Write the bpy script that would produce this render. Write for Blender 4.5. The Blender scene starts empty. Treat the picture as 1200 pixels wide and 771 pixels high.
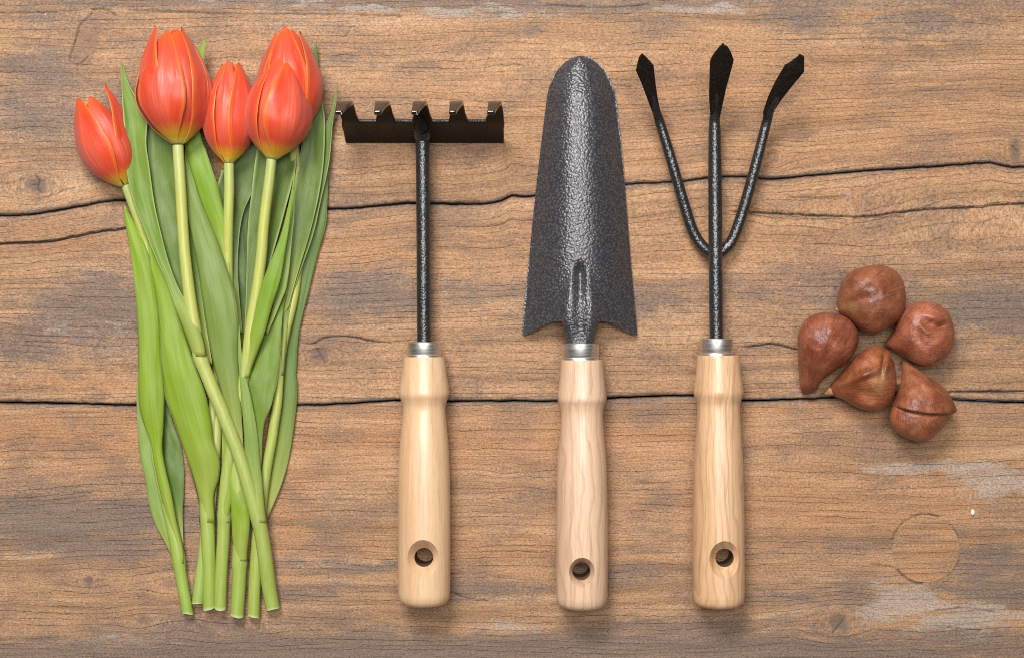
import bpy, math, random
import numpy as np
from mathutils import Vector

# ------------------------------------------------------------------ camera, world, lamps, exposure
S = 0.0005            # metres per photo pixel on the table top
W, H = 1200.0, 771.0
DPX = 1800.0          # camera height above the table, in the same units
D = DPX * S
scene = bpy.context.scene
scene.render.engine = 'CYCLES'
col = scene.collection
cam_data = bpy.data.cameras.new("camera")
cam = bpy.data.objects.new("camera", cam_data)
col.objects.link(cam)
cam.location = (0, 0, D)
cam.rotation_euler = (0, 0, 0)
cam_data.sensor_width = 36.0
cam_data.lens = 36.0 * D / (W * S)
cam_data.clip_start = 0.01
cam_data.clip_end = 50
scene.camera = cam

world = bpy.data.worlds.new("World")
scene.world = world
world.use_nodes = True
wb = world.node_tree.nodes["Background"]
wb.inputs[0].default_value = (0.93, 0.96, 1.0, 1)
wb.inputs[1].default_value = 0.07


def area(name, loc, target, size, size_y, power, color):
    l = bpy.data.lights.new(name, 'AREA')
    l.shape = 'RECTANGLE'
    l.size, l.size_y, l.energy, l.color = size, size_y, power, color
    o = bpy.data.objects.new(name, l)
    col.objects.link(o)
    o.location = loc
    d = Vector(target) - Vector(loc)
    o.rotation_euler = d.to_track_quat('-Z', 'Y').to_euler()
    return o


area("overhead_softbox", (0.0, 0.20, 1.65), (0.0, 0.0, 0.0), 1.00, 0.50, 21.5, (1.0, 0.97, 0.93))
area("side_softbox", (-0.30, 0.90, 1.25), (0, 0, 0), 0.55, 0.40, 27.0, (1.0, 0.975, 0.95))

scene.view_settings.view_transform = 'Standard'
scene.view_settings.look = 'None'
scene.view_settings.exposure = 0.0
scene.view_settings.gamma = 1.0
scene.view_settings.use_curve_mapping = False

scene.cycles.use_denoising = False
scene.cycles.pixel_filter_type = 'BLACKMAN_HARRIS'
scene.cycles.filter_width = 1.0

RNG = np.random.default_rng(7)
random.seed(7)


# ------------------------------------------------------------------ maths helpers
def pt(px, py, z=0.0):
    """world point seen at photo pixel (px, py) and lying z pixels above the table"""
    k = (DPX - z) / DPX
    return np.stack(np.broadcast_arrays((np.asarray(px, float) - W / 2) * k * S,
                                        (H / 2 - np.asarray(py, float)) * k * S,
                                        np.asarray(z, float) * S), -1)


def smooth(a, b, x):
    t = np.clip((np.asarray(x, float) - a) / (b - a), 0, 1)
    return t * t * (3 - 2 * t)


def catmull(pts, n, ts=None):
    """resample a polyline with a centripetal-ish Catmull-Rom by arc length"""
    p = np.asarray(pts, float)
    if len(p) == 2:
        dense = p[0] + (p[1] - p[0]) * np.linspace(0, 1, 60)[:, None]
    else:
        q = np.vstack([2 * p[0] - p[1], p, 2 * p[-1] - p[-2]])
        out = []
        for i in range(len(p) - 1):
            a, b, c, d = q[i], q[i + 1], q[i + 2], q[i + 3]
            t = np.linspace(0, 1, 16, endpoint=False)[:, None]
            out.append(0.5 * ((2 * b) + (c - a) * t + (2 * a - 5 * b + 4 * c - d) * t ** 2 + (3 * b - a - 3 * c + d) * t ** 3))
        dense = np.vstack(out + [p[-1:]])
    seg = np.r_[0, np.cumsum(np.linalg.norm(np.diff(dense[:, :2], axis=0), axis=1) + 1e-9)]
    seg /= seg[-1]
    t = np.linspace(0, 1, n) if ts is None else ts
    return np.stack([np.interp(t, seg, dense[:, k]) for k in range(dense.shape[1])], -1)


_grids = {}


def vnoise(x, y, seed):
    g = _grids.get(seed)
    if g is None:
        g = np.random.default_rng(seed).random((256, 256)).astype(np.float32)
        _grids[seed] = g
    xi, yi = np.floor(x).astype(int), np.floor(y).astype(int)
    fx, fy = x - xi, y - yi
    fx, fy = fx * fx * (3 - 2 * fx), fy * fy * (3 - 2 * fy)
    a, b = g[yi & 255, xi & 255], g[yi & 255, (xi + 1) & 255]
    c, d = g[(yi + 1) & 255, xi & 255], g[(yi + 1) & 255, (xi + 1) & 255]
    return (a * (1 - fx) + b * fx) * (1 - fy) + (c * (1 - fx) + d * fx) * fy


def fbm(x, y, seed, oct=4):
    v, a, tot = 0.0, 1.0, 0.0
    for i in range(oct):
        v = v + a * vnoise(x * 2 ** i + 17.3 * i, y * 2 ** i + 9.1 * i, seed + i)
        tot += a
        a *= 0.55
    return v / tot


# ------------------------------------------------------------------ object helpers
ORIGIN = {}


def empty(name, px, py, label, cat, group=None):
    o = bpy.data.objects.new(name, None)
    col.objects.link(o)
    o.empty_display_size = 0.01
    o.location = Vector(pt(px, py, 0))
    o["label"], o["category"] = label, cat
    if group:
        o["group"] = group
    ORIGIN[o] = np.array(o.location)
    return o


def mesh_obj(name, verts, faces, mat, parent=None, attrs=None, smooth_angle=None, color=None, origin=None):
    verts = np.asarray(verts, float)
    org = np.array(ORIGIN[parent]) if parent is not None else (np.zeros(3) if origin is None else np.asarray(origin))
    me = bpy.data.meshes.new(name)
    v = (verts - org).astype(np.float32)
    if isinstance(faces, np.ndarray):
        k = faces.shape[1]
        me.vertices.add(len(v))
        me.vertices.foreach_set("co", v.ravel())
        me.loops.add(faces.size)
        me.loops.foreach_set("vertex_index", faces.ravel().astype(np.int32))
        me.polygons.add(len(faces))
        me.polygons.foreach_set("loop_start", np.arange(0, faces.size, k, dtype=np.int32))
        me.update(calc_edges=True)
    else:
        me.from_pydata([tuple(p) for p in v], [], faces)
        me.update()
    for n, (typ, arr) in (attrs or {}).items():
        a = me.attributes.new(n, typ, 'POINT')
        key = {'FLOAT': 'value', 'FLOAT_VECTOR': 'vector', 'FLOAT_COLOR': 'color'}[typ]
        a.data.foreach_set(key, np.asarray(arr, np.float32).ravel())
    me.polygons.foreach_set("use_smooth", np.ones(len(me.polygons), dtype=bool))
    if smooth_angle:
        me.set_sharp_from_angle(angle=math.radians(smooth_angle))
    me.materials.append(mat)
    o = bpy.data.objects.new(name, me)
    col.objects.link(o)
    if parent is not None:
        o.parent = parent
        ORIGIN[o] = org
    elif origin is not None:
        o.location = Vector(org)
        ORIGIN[o] = org
    if color is not None:
        o.color = (*color, 1.0)
    return o


def grid_faces(m, n, wrap=False, off=0):
    i, j = np.meshgrid(np.arange(m - 1), np.arange(n if wrap else n - 1), indexing='ij')
    j2 = (j + 1) % n
    f = np.stack([i * n + j, i * n + j2, (i + 1) * n + j2, (i + 1) * n + j], -1).reshape(-1, 4)
    return f + off


def grid_normals(g):
    du = np.gradient(g, axis=0)
    dv = np.gradient(g, axis=1)
    nrm = np.cross(du, dv)
    l = np.linalg.norm(nrm, axis=-1, keepdims=True)
    nrm = nrm / np.maximum(l, 1e-12)
    bad = l[:, :, 0].mean(1) < 0.15 * np.median(l)
    good = np.where(~bad)[0]
    for i in np.where(bad)[0]:
        nrm[i] = nrm[good[np.argmin(np.abs(good - i))]].mean(0)
    if nrm[..., 2].mean() < 0:
        nrm = -nrm
    return nrm


def shell(g, thick):
    """closed sheet from an m x n x 3 grid; thick may be a number or an m x n array"""
    m, n, _ = g.shape
    nrm = grid_normals(g)
    th = np.broadcast_to(np.asarray(thick, float), (m, n))[..., None]
    top, bot = g, g - nrm * th
    V = np.vstack([top.reshape(-1, 3), bot.reshape(-1, 3)])
    ft = grid_faces(m, n)
    N = m * n
    F = [ft, ft[:, ::-1] + N]
    ring = ([(i, 0) for i in range(m)] + [(m - 1, j) for j in range(1, n)]
            + [(i, n - 1) for i in range(m - 2, -1, -1)] + [(0, j) for j in range(n - 2, 0, -1)])
    idx = np.array([a * n + b for a, b in ring])
    nx = np.roll(idx, -1)
    F.append(np.stack([idx, idx + N, nx + N, nx], -1))
    return V, np.vstack(F)


def fix_normals(o):
    import bmesh
    bm = bmesh.new()
    bm.from_mesh(o.data)
    bmesh.ops.recalc_face_normals(bm, faces=bm.faces)
    bm.to_mesh(o.data)
    bm.free()


def tube(path, radii, seg=20, cap=True, squash=1.0):
    """swept round bar along world path; returns verts, faces(list), along per vert"""
    p = np.asarray(path)
    r = np.broadcast_to(np.asarray(radii, float), (len(p),))
    t = np.gradient(p, axis=0)
    t /= np.linalg.norm(t, axis=1, keepdims=True)
    up = np.array([0, 0, 1.0])
    a = np.linspace(0, 2 * np.pi, seg, endpoint=False)
    rings = []
    for i in range(len(p)):
        s = np.cross(t[i], up)
        if np.linalg.norm(s) < 1e-4:
            s = np.array([1.0, 0, 0])
        s /= np.linalg.norm(s)
        u = np.cross(s, t[i])
        rings.append(p[i] + r[i] * (np.cos(a)[:, None] * s + squash * np.sin(a)[:, None] * u))
    V = np.vstack(rings)
    F = [tuple(int(k) for k in f) for f in grid_faces(len(p), seg, wrap=True)]
    al = np.repeat(np.linspace(0, 1, len(p)), seg)
    if cap:
        n = len(V)
        V = np.vstack([V, p[0], p[-1]])
        al = np.r_[al, 0, 1]
        for j in range(seg):
            F.append((n, (j + 1) % seg, j))
            b = (len(p) - 1) * seg
            F.append((n + 1, b + j, b + (j + 1) % seg))
    return V, F, al


# ------------------------------------------------------------------ node helpers
class NT:
    def __init__(self, name):
        self.mat = bpy.data.materials.new(name)
        self.mat.use_nodes = True
        self.t = self.mat.node_tree
        self.b = self.t.nodes["Principled BSDF"]

    def n(self, typ, **kw):
        nd = self.t.nodes.new(typ)
        for k, v in kw.items():
            setattr(nd, k, v)
        return nd

    def link(self, a, b):
        self.t.links.new(a, b)

    def set(self, sock, v):
        if hasattr(v, 'is_output'):
            self.link(v, sock)
        else:
            if isinstance(v, (tuple, list)) and len(v) == 3 and sock.type == 'RGBA':
                v = (*v, 1)
            sock.default_value = v

    def math(self, op, a, b=None, c=None, clamp=False):
        nd = self.n('ShaderNodeMath', operation=op)
        nd.use_clamp = clamp
        for i, v in enumerate((a, b, c)):
            if v is not None:
                self.set(nd.inputs[i], v)
        return nd.outputs[0]

    def vmath(self, op, a, b=None):
        nd = self.n('ShaderNodeVectorMath', operation=op)
        self.set(nd.inputs[0], a)
        if b is not None:
            self.set(nd.inputs[1], b)
        return nd.outputs[0]

    def mix(self, f, a, b, blend='MIX'):
        nd = self.n('ShaderNodeMix', data_type='RGBA', blend_type=blend)
        self.set(nd.inputs[0], f)
        self.set(nd.inputs[6], a)
        self.set(nd.inputs[7], b)
        return nd.outputs[2]

    def attr(self, name):
        return self.n('ShaderNodeAttribute', attribute_name=name)

    def noise(self, vec, scale, detail=3.0, rough=0.55, dim='3D'):
        nd = self.n('ShaderNodeTexNoise', noise_dimensions=dim)
        self.set(nd.inputs['Vector'], vec)
        nd.inputs['Scale'].default_value = scale
        nd.inputs['Detail'].default_value = detail
        nd.inputs['Roughness'].default_value = rough
        return nd.outputs[0]

    def rng(self, v, a, b, c=0.0, d=1.0, kind='SMOOTHSTEP'):
        nd = self.n('ShaderNodeMapRange', interpolation_type=kind)
        self.set(nd.inputs[0], v)
        for i, q in enumerate((a, b, c, d)):
            self.set(nd.inputs[i + 1], q)
        return nd.outputs[0]

    def ramp(self, v, stops):
        nd = self.n('ShaderNodeValToRGB')
        self.set(nd.inputs[0], v)
        cr = nd.color_ramp
        while len(cr.elements) < len(stops):
            cr.elements.new(0.5)
        for e, (p, c) in zip(cr.elements, stops):
            e.position = p
            e.color = (*c, 1)
        return nd.outputs[0]

    def comb(self, x, y, z=0.0):
        nd = self.n('ShaderNodeCombineXYZ')
        for i, v in enumerate((x, y, z)):
            self.set(nd.inputs[i], v)
        return nd.outputs[0]

    def sep(self, v):
        nd = self.n('ShaderNodeSeparateXYZ')
        self.set(nd.inputs[0], v)
        return nd.outputs

    def bump(self, h, dist, strength=1.0, normal=None):
        nd = self.n('ShaderNodeBump')
        self.set(nd.inputs['Height'], h)
        nd.inputs['Distance'].default_value = dist
        nd.inputs['Strength'].default_value = strength
        if normal is not None:
            self.link(normal, nd.inputs['Normal'])
        return nd.outputs[0]


# ------------------------------------------------------------------ materials
def mat_plank():
    m = NT("weathered_plank_wood")
    g = m.attr("grain").outputs['Vector']
    gx, gy, gz = m.sep(g)
    mk = m.attr("wear")
    mkv = m.sep(mk.outputs['Color'])
    stain, pale, warm = mkv[0], mkv[1], mkv[2]
    mk2 = m.attr("marks")
    m2 = m.sep(mk2.outputs['Color'])
    soil, knot_and_shadow, ring = m2[0], m2[1], m2[2]
    # broad streaks along the grain
    v1 = m.comb(m.math('MULTIPLY', gx, 0.0035), m.math('MULTIPLY', gy, 0.055), gz)
    n1 = m.noise(v1, 1.0, 4, 0.6)
    v2 = m.comb(m.math('MULTIPLY', gx, 0.0075), m.math('MULTIPLY', gy, 0.33), gz)
    n2 = m.noise(v2, 1.0, 4, 0.65)
    v3 = m.comb(m.math('MULTIPLY', gx, 0.085), m.math('MULTIPLY', gy, 0.9), gz)
    n3 = m.noise(v3, 1.0, 3, 0.7)
    c = m.ramp(n1, [(0.26, (0.210, 0.122, 0.070)), (0.42, (0.322, 0.184, 0.098)), (0.56, (0.398, 0.231, 0.125)), (0.74, (0.47, 0.300, 0.180))])
    c = m.mix(m.math('MULTIPLY', warm, 0.85), c, m.mix(n2, (0.33, 0.149, 0.063), (0.48, 0.239, 0.107)))
    c = m.mix(0.75, c, m.ramp(n2, [(0.25, (0.72, 0.68, 0.64)), (0.5, (1, 1, 1)), (0.75, (1.16, 1.16, 1.16))]), 'MULTIPLY')
    # weathered grey, ragged along the grain
    v4 = m.comb(m.math('MULTIPLY', gx, 0.030), m.math('MULTIPLY', gy, 0.105), gz)
    n4 = m.noise(v4, 1.0, 6, 0.7)
    vd = m.comb(m.math('MULTIPLY', gx, 0.30), m.math('MULTIPLY', gy, 0.50), m.math('ADD', gz, 40.0))
    dith = m.math('SUBTRACT', m.noise(vd, 1.0, 3, 0.8), 0.5)
    vb = m.comb(m.math('MULTIPLY', gx, 0.011), m.math('MULTIPLY', gy, 0.026), m.math('ADD', gz, 11.0))
    nb = m.noise(vb, 1.0, 5, 0.65)
    c = m.mix(m.math('MULTIPLY', m.rng(m.math('ADD', nb, m.math('MULTIPLY', dith, 0.35)), 0.45, 0.68), 0.72), c, m.mix(n2, (0.130, 0.079, 0.055), (0.265, 0.168, 0.116)))
    gmask = m.rng(m.math('ADD', m.math('ADD', stain, m.math('MULTIPLY', dith, 0.9)), m.math('MULTIPLY', m.math('SUBTRACT', n4, 0.5), 1.4)), 0.10, 0.80)
    greyc = m.mix(n2, (0.100, 0.071, 0.057), (0.225, 0.168, 0.135))
    c = m.mix(m.math('MULTIPLY', gmask, 0.86), c, greyc)
    pmask = m.rng(m.math('ADD', m.math('ADD', pale, m.math('MULTIPLY', dith, 0.5)), m.math('MULTIPLY', m.math('SUBTRACT', n4, 0.5), 2.2)), 0.34, 0.70)
    c = m.mix(m.math('MULTIPLY', pmask, 0.6), c, m.mix(n3, (0.30, 0.25, 0.21), (0.46, 0.39, 0.33)))
    # late wood lines: thin dark broken lines along the grain
    wob = m.noise(m.comb(m.math('MULTIPLY', gx, 0.010), m.math('MULTIPLY', gy, 0.05), gz), 1.0, 4, 0.65)
    wob2 = m.noise(m.comb(m.math('MULTIPLY', gx, 0.07), m.math('MULTIPLY', gy, 0.12), gz), 1.0, 2, 0.5)
    w = m.math('ADD', m.math('MULTIPLY', gy, 0.135), m.math('ADD', m.math('MULTIPLY', wob, 1.5), m.math('MULTIPLY', wob2, 0.30)))
    vor = m.n('ShaderNodeTexVoronoi', voronoi_dimensions='1D', feature='DISTANCE_TO_EDGE')
    m.link(w, vor.inputs['W'])
    vor.inputs['Scale'].default_value = 1.0
    brk = m.noise(m.comb(m.math('MULTIPLY', gx, 0.0085), m.math('MULTIPLY', gy, 0.16), 3.3), 1.0, 5, 0.75)
    width = m.rng(brk, 0.40, 0.75, 0.03, 0.085)
    line = m.math('SUBTRACT', 1.0, m.rng(vor.outputs['Distance'], 0.0, width))
    line = m.math('MULTIPLY', line, m.rng(brk, 0.36, 0.60))
    c = m.mix(m.math('MULTIPLY', line, 0.34), c, (0.10, 0.055, 0.036))
    vf = m.n('ShaderNodeTexVoronoi', voronoi_dimensions='1D', feature='DISTANCE_TO_EDGE')
    m.link(m.math('ADD', m.math('MULTIPLY', gy, 0.31), m.math('ADD', m.math('MULTIPLY', wob, 3.1), m.math('MULTIPLY', wob2, 0.8))), vf.inputs['W'])
    vf.inputs['Scale'].default_value = 1.0
    fl = m.math('MULTIPLY', m.math('SUBTRACT', 1.0, m.rng(vf.outputs['Distance'], 0.02, 0.20)), m.rng(n3, 0.42, 0.62))
    c = m.mix(m.math('MULTIPLY', fl, 0.20), c, (0.12, 0.068, 0.045))
    # short dark pores and pale flecks
    sp = m.n('ShaderNodeTexVoronoi', feature='F1')
    m.set(sp.inputs['Vector'], m.comb(m.math('MULTIPLY', gx, 0.075), m.math('MULTIPLY', gy, 0.16), gz))
    sp.inputs['Scale'].default_value = 1.0
    spc = m.sep(sp.outputs['Color'])
    pore = m.math('MULTIPLY', m.math('SUBTRACT', 1.0, m.rng(sp.outputs['Distance'], 0.0, m.math('ADD', 0.03, m.math('MULTIPLY', spc[1], 0.13)))), m.math('GREATER_THAN', spc[0], 0.86))
    c = m.mix(m.math('MULTIPLY', pore, 0.75), c, (0.06, 0.04, 0.03))
    fleck = m.math('MULTIPLY', m.math('SUBTRACT', 1.0, m.rng(sp.outputs['Distance'], 0.02, 0.14)), m.math('LESS_THAN', spc[0], 0.022))
    c = m.mix(m.math('MULTIPLY', fleck, 0.7), c, (0.62, 0.52, 0.42))
    # fine fibre speckle
    v5 = m.comb(m.math('MULTIPLY', gx, 0.36), m.math('MULTIPLY', gy, 0.62), gz)
    nn5 = m.n('ShaderNodeTexNoise')
    m.set(nn5.inputs['Vector'], v5)
    nn5.inputs['Scale'].default_value = 1.0
    nn5.inputs['Detail'].default_value = 2
    nn5.inputs['Roughness'].default_value = 0.9
    n5 = nn5.outputs[0]
    c = m.mix(1.0, c, m.ramp(n5, [(0.25, (0.42, 0.40, 0.39)), (0.5, (1, 1, 1)), (0.75, (1.50, 1.52, 1.55))]), 'MULTIPLY')
    c = m.mix(0.16, c, nn5.outputs['Color'], 'OVERLAY')
    # knots and one painted stem shadow, growth rings round them, soil in cracks
    c = m.mix(m.math('MULTIPLY', knot_and_shadow, 0.95, clamp=True), c, m.mix(n3, (0.10, 0.066, 0.050), (0.21, 0.140, 0.105)))
    c = m.mix(m.math('MULTIPLY', ring, 0.75), c, (0.09, 0.055, 0.038))
    c = m.mix(soil, c, (0.014, 0.010, 0.008))
    m.link(c, m.b.inputs['Base Color'])
    rough = m.rng(n2, 0.2, 0.8, 0.55, 0.72)
    m.link(rough, m.b.inputs['Roughness'])
    m.b.inputs['Specular IOR Level'].default_value = 0.28
    hgt = m.math('SUBTRACT', m.math('ADD', m.math('MULTIPLY', n2, 0.55), m.math('ADD', m.math('MULTIPLY', n5, 0.45), m.math('MULTIPLY', n3, 0.35))),
                 m.math('ADD', m.math('MULTIPLY', line, 0.8), m.math('MULTIPLY', pore, 0.7)))
    m.link(m.bump(hgt, 0.0006, 0.8), m.b.inputs['Normal'])
    return m.mat


def mat_simple(name, colr, rough=0.5, metal=0.0):
    m = NT(name)
    tc = m.n('ShaderNodeTexCoord').outputs['Object']
    n = m.noise(tc, 400, 3)
    m.link(m.mix(n, tuple(x * 0.8 for x in colr), tuple(x * 1.2 for x in colr)), m.b.inputs['Base Color'])
    m.b.inputs['Roughness'].default_value = rough
    m.b.inputs['Metallic'].default_value = metal
    return m.mat


def mat_leaf():
    m = NT("tulip_leaf")
    uv = m.attr("lf").outputs['Vector']      # across -1..1, along 0 tip..1 base, width coordinate px
    u, v, wpx = m.sep(uv)
    oi = m.n('ShaderNodeObjectInfo')
    rnd = m.math('MULTIPLY', oi.outputs['Random'], 37.0)
    fib = m.noise(m.comb(m.math('MULTIPLY', wpx, 0.62), m.math('MULTIPLY', v, 3.0), rnd), 1.0, 4, 0.65)
    vein = m.noise(m.comb(m.math('MULTIPLY', wpx, 0.95), m.math('MULTIPLY', v, 4.5), rnd), 1.0, 2, 0.6)
    bloom = m.noise(m.comb(m.math('MULTIPLY', wpx, 0.05), m.math('MULTIPLY', v, 7.0), rnd), 1.0, 5, 0.65)
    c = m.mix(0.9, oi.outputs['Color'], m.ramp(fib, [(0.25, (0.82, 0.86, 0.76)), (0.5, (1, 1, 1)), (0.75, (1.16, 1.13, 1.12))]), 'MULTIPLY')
    c = m.mix(0.6, c, m.ramp(vein, [(0.30, (0.88, 0.9, 0.85)), (0.5, (1, 1, 1)), (0.72, (1.13, 1.11, 1.06))]), 'MULTIPLY')
    wax = m.rng(bloom, 0.42, 0.72)
    waxv = m.math('MULTIPLY', wax, m.rng(v, 0.45, 0.95, 0.24, 0.06))
    c = m.mix(waxv, c, (0.29, 0.37, 0.17))
    basef = m.rng(v, 0.66, 0.98, 0.0, 0.75)
    c = m.mix(basef, c, (0.37, 0.425, 0.095))
    edge = m.rng(m.math('ABSOLUTE', u), 0.90, 0.985, 0.0, 0.6)
    c = m.mix(edge, c, (0.40, 0.47, 0.19))
    m.link(c, m.b.inputs['Base Color'])
    m.b.inputs['Roughness'].default_value = 0.48
    m.b.inputs['Specular IOR Level'].default_value = 0.38
    hg = m.math('ADD', m.math('MULTIPLY', fib, 1.0), m.math('MULTIPLY', vein, 0.5))
    m.link(m.bump(hg, 0.0005, 0.35), m.b.inputs['Normal'])
    tr = m.n('ShaderNodeBsdfTranslucent')
    m.link(m.mix(1.0, c, (0.9, 1.1, 0.4), 'MULTIPLY'), tr.inputs['Color'])
    ms = m.n('ShaderNodeMixShader')
    ms.inputs[0].default_value = 0.16
    m.link(m.b.outputs[0], ms.inputs[1])
    m.link(tr.outputs[0], ms.inputs[2])
    m.link(ms.outputs[0], m.t.nodes['Material Output'].inputs[0])
    return m.mat


def mat_stem():
    m = NT("tulip_stem")
    al = m.attr("along").outputs['Fac']
    tc = m.n('ShaderNodeTexCoord').outputs['Object']
    x, y, z = m.sep(tc)
    oi = m.n('ShaderNodeObjectInfo')
    n = m.noise(m.comb(m.math('MULTIPLY', x, 900), m.math('MULTIPLY', y, 45), m.math('MULTIPLY', z, 900)), 1.0, 3, 0.6)
    n2 = m.noise(tc, 90, 4, 0.6)
    c = m.ramp(al, [(0.0, (0.41, 0.45, 0.16)), (0.12, (0.43, 0.44, 0.10)), (0.40, (0.43, 0.45, 0.115)), (0.62, (0.36, 0.42, 0.105)), (1.0, (0.29, 0.37, 0.07))])
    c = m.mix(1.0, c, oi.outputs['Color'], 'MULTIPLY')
    c = m.mix(0.7, c, m.ramp(n, [(0.3, (0.82, 0.86, 0.75)), (0.5, (1, 1, 1)), (0.7, (1.12, 1.1, 1.1))]), 'MULTIPLY')
    c = m.mix(m.rng(n2, 0.45, 0.75, 0, 0.25), c, (0.34, 0.44, 0.13))
    cut = m.rng(al, 0.992, 1.0)
    c = m.mix(m.math('MULTIPLY', cut, 0.5), c, (0.62, 0.66, 0.38))
    m.link(c, m.b.inputs['Base Color'])
    m.b.inputs['Roughness'].default_value = 0.42
    m.b.inputs['Subsurface Weight'].default_value = 0.12
    m.b.inputs['Subsurface Radius'].default_value = (0.002, 0.0025, 0.0008)
    m.link(m.bump(n, 0.0003, 0.35), m.b.inputs['Normal'])
    return m.mat


def mat_petal():
    m = NT("tulip_petal")
    uv = m.attr("pt").outputs['Vector']      # across -1..1, along 0 base..1 tip, inner flag
    u, v, inn = m.sep(uv)
    oi = m.n('ShaderNodeObjectInfo')
    rnd = m.math('MULTIPLY', oi.outputs['Random'], 31.0)
    au = m.math('ABSOLUTE', u)
    fib = m.noise(m.comb(m.math('MULTIPLY', u, 17.0), m.math('MULTIPLY', v, 1.5), rnd), 1.0, 4, 0.7)
    big = m.noise(m.comb(m.math('MULTIPLY', u, 2.0), m.math('MULTIPLY', v, 1.4), rnd), 1.0, 3, 0.5)
    body = m.mix(big, (0.62, 0.042, 0.016), (0.74, 0.088, 0.032))
    body = m.mix(m.rng(m.math('ADD', au, m.math('MULTIPLY', fib, 0.25)), 0.86, 1.2), body, (0.82, 0.19, 0.032))
    body = m.mix(m.math('MULTIPLY', m.rng(v, 0.75, 1.0), 0.55), body, (0.80, 0.14, 0.018))
    blush = m.math('MULTIPLY', m.math('SUBTRACT', 1.0, m.rng(au, 0.05, 0.70)), m.math('MULTIPLY', m.rng(v, 0.10, 0.35), m.math('SUBTRACT', 1.0, m.rng(v, 0.60, 0.95))))
    body = m.mix(m.math('MULTIPLY', blush, m.rng(fib, 0.3, 0.7, 0.2, 0.8)), body, (0.72, 0.150, 0.095))
    body = m.mix(0.8, body, m.ramp(fib, [(0.25, (0.84, 0.74, 0.72)), (0.5, (1, 1, 1)), (0.75, (1.08, 1.2, 1.24))]), 'MULTIPLY')
    ye = m.math('ADD', v, m.math('MULTIPLY', m.math('SUBTRACT', fib, 0.5), 0.16))
    body = m.mix(m.math('SUBTRACT', 1.0, m.rng(ye, 0.03, 0.20)), body, (0.86, 0.52, 0.02))
    body = m.mix(m.math('SUBTRACT', 1.0, m.rng(v, 0.0, 0.07)), body, (0.62, 0.58, 0.17))
    m.link(body, m.b.inputs['Base Color'])
    m.b.inputs['Roughness'].default_value = 0.38
    m.b.inputs['Specular IOR Level'].default_value = 0.45
    m.b.inputs['Sheen Weight'].default_value = 0.12
    m.link(m.bump(m.math('ADD', fib, m.math('MULTIPLY', big, 0.8)), 0.0006, 0.30), m.b.inputs['Normal'])
    tr = m.n('ShaderNodeBsdfTranslucent')
    m.link(m.mix(1.0, body, (1.0, 0.9, 0.5), 'MULTIPLY'), tr.inputs['Color'])
    ms = m.n('ShaderNodeMixShader')
    ms.inputs[0].default_value = 0.16
    m.link(m.b.outputs[0], ms.inputs[1])
    m.link(tr.outputs[0], ms.inputs[2])
    m.link(ms.outputs[0], m.t.nodes['Material Output'].inputs[0])
    return m.mat


def mat_hammered(name, base, pebble=1.0, metal=0.0, rough=0.26, scale=560, spec=0.7, coat=0.3, pits=(1.15, 0.6)):
    m = NT(name)
    tc = m.n('ShaderNodeTexCoord').outputs['Object']
    nz = m.noise(tc, 900, 2, 0.5)
    wv = m.n('ShaderNodeTexNoise')
    m.set(wv.inputs['Vector'], tc)
    wv.inputs['Scale'].default_value = 420
    sc = m.n('ShaderNodeVectorMath', operation='SCALE')
    m.link(wv.outputs['Color'], sc.inputs[0])
    sc.inputs['Scale'].default_value = 0.0014
    dv = m.vmath('ADD', tc, sc.outputs[0])
    vo = m.n('ShaderNodeTexVoronoi', feature='SMOOTH_F1')
    m.set(vo.inputs['Vector'], dv)
    vo.inputs['Scale'].default_value = scale
    vo.inputs['Smoothness'].default_value = 0.35
    pit = m.rng(vo.outputs['Distance'], 0.12, 0.62)
    c = m.mix(pit, tuple(b * pits[0] for b in base), tuple(b * pits[1] for b in base))
    m.link(c, m.b.inputs['Base Color'])
    m.b.inputs['Metallic'].default_value = metal
    m.b.inputs['Roughness'].default_value = rough
    m.b.inputs['Specular IOR Level'].default_value = 0.7
    m.b.inputs['Coat Weight'].default_value = 0.35
    m.b.inputs['Coat Roughness'].default_value = 0.2
    h = m.math('ADD', m.math('MULTIPLY', vo.outputs['Distance'], -1.0), m.math('MULTIPLY', nz, 0.15))
    bn = m.bump(h, 0.0009 * pebble, 0.8)
    m.link(bn, m.b.inputs['Normal'])
    m.link(bn, m.b.inputs['Coat Normal'])
    m.b.inputs['Specular IOR Level'].default_value = spec
    m.b.inputs['Coat Weight'].default_value = coat
    return m.mat


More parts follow.
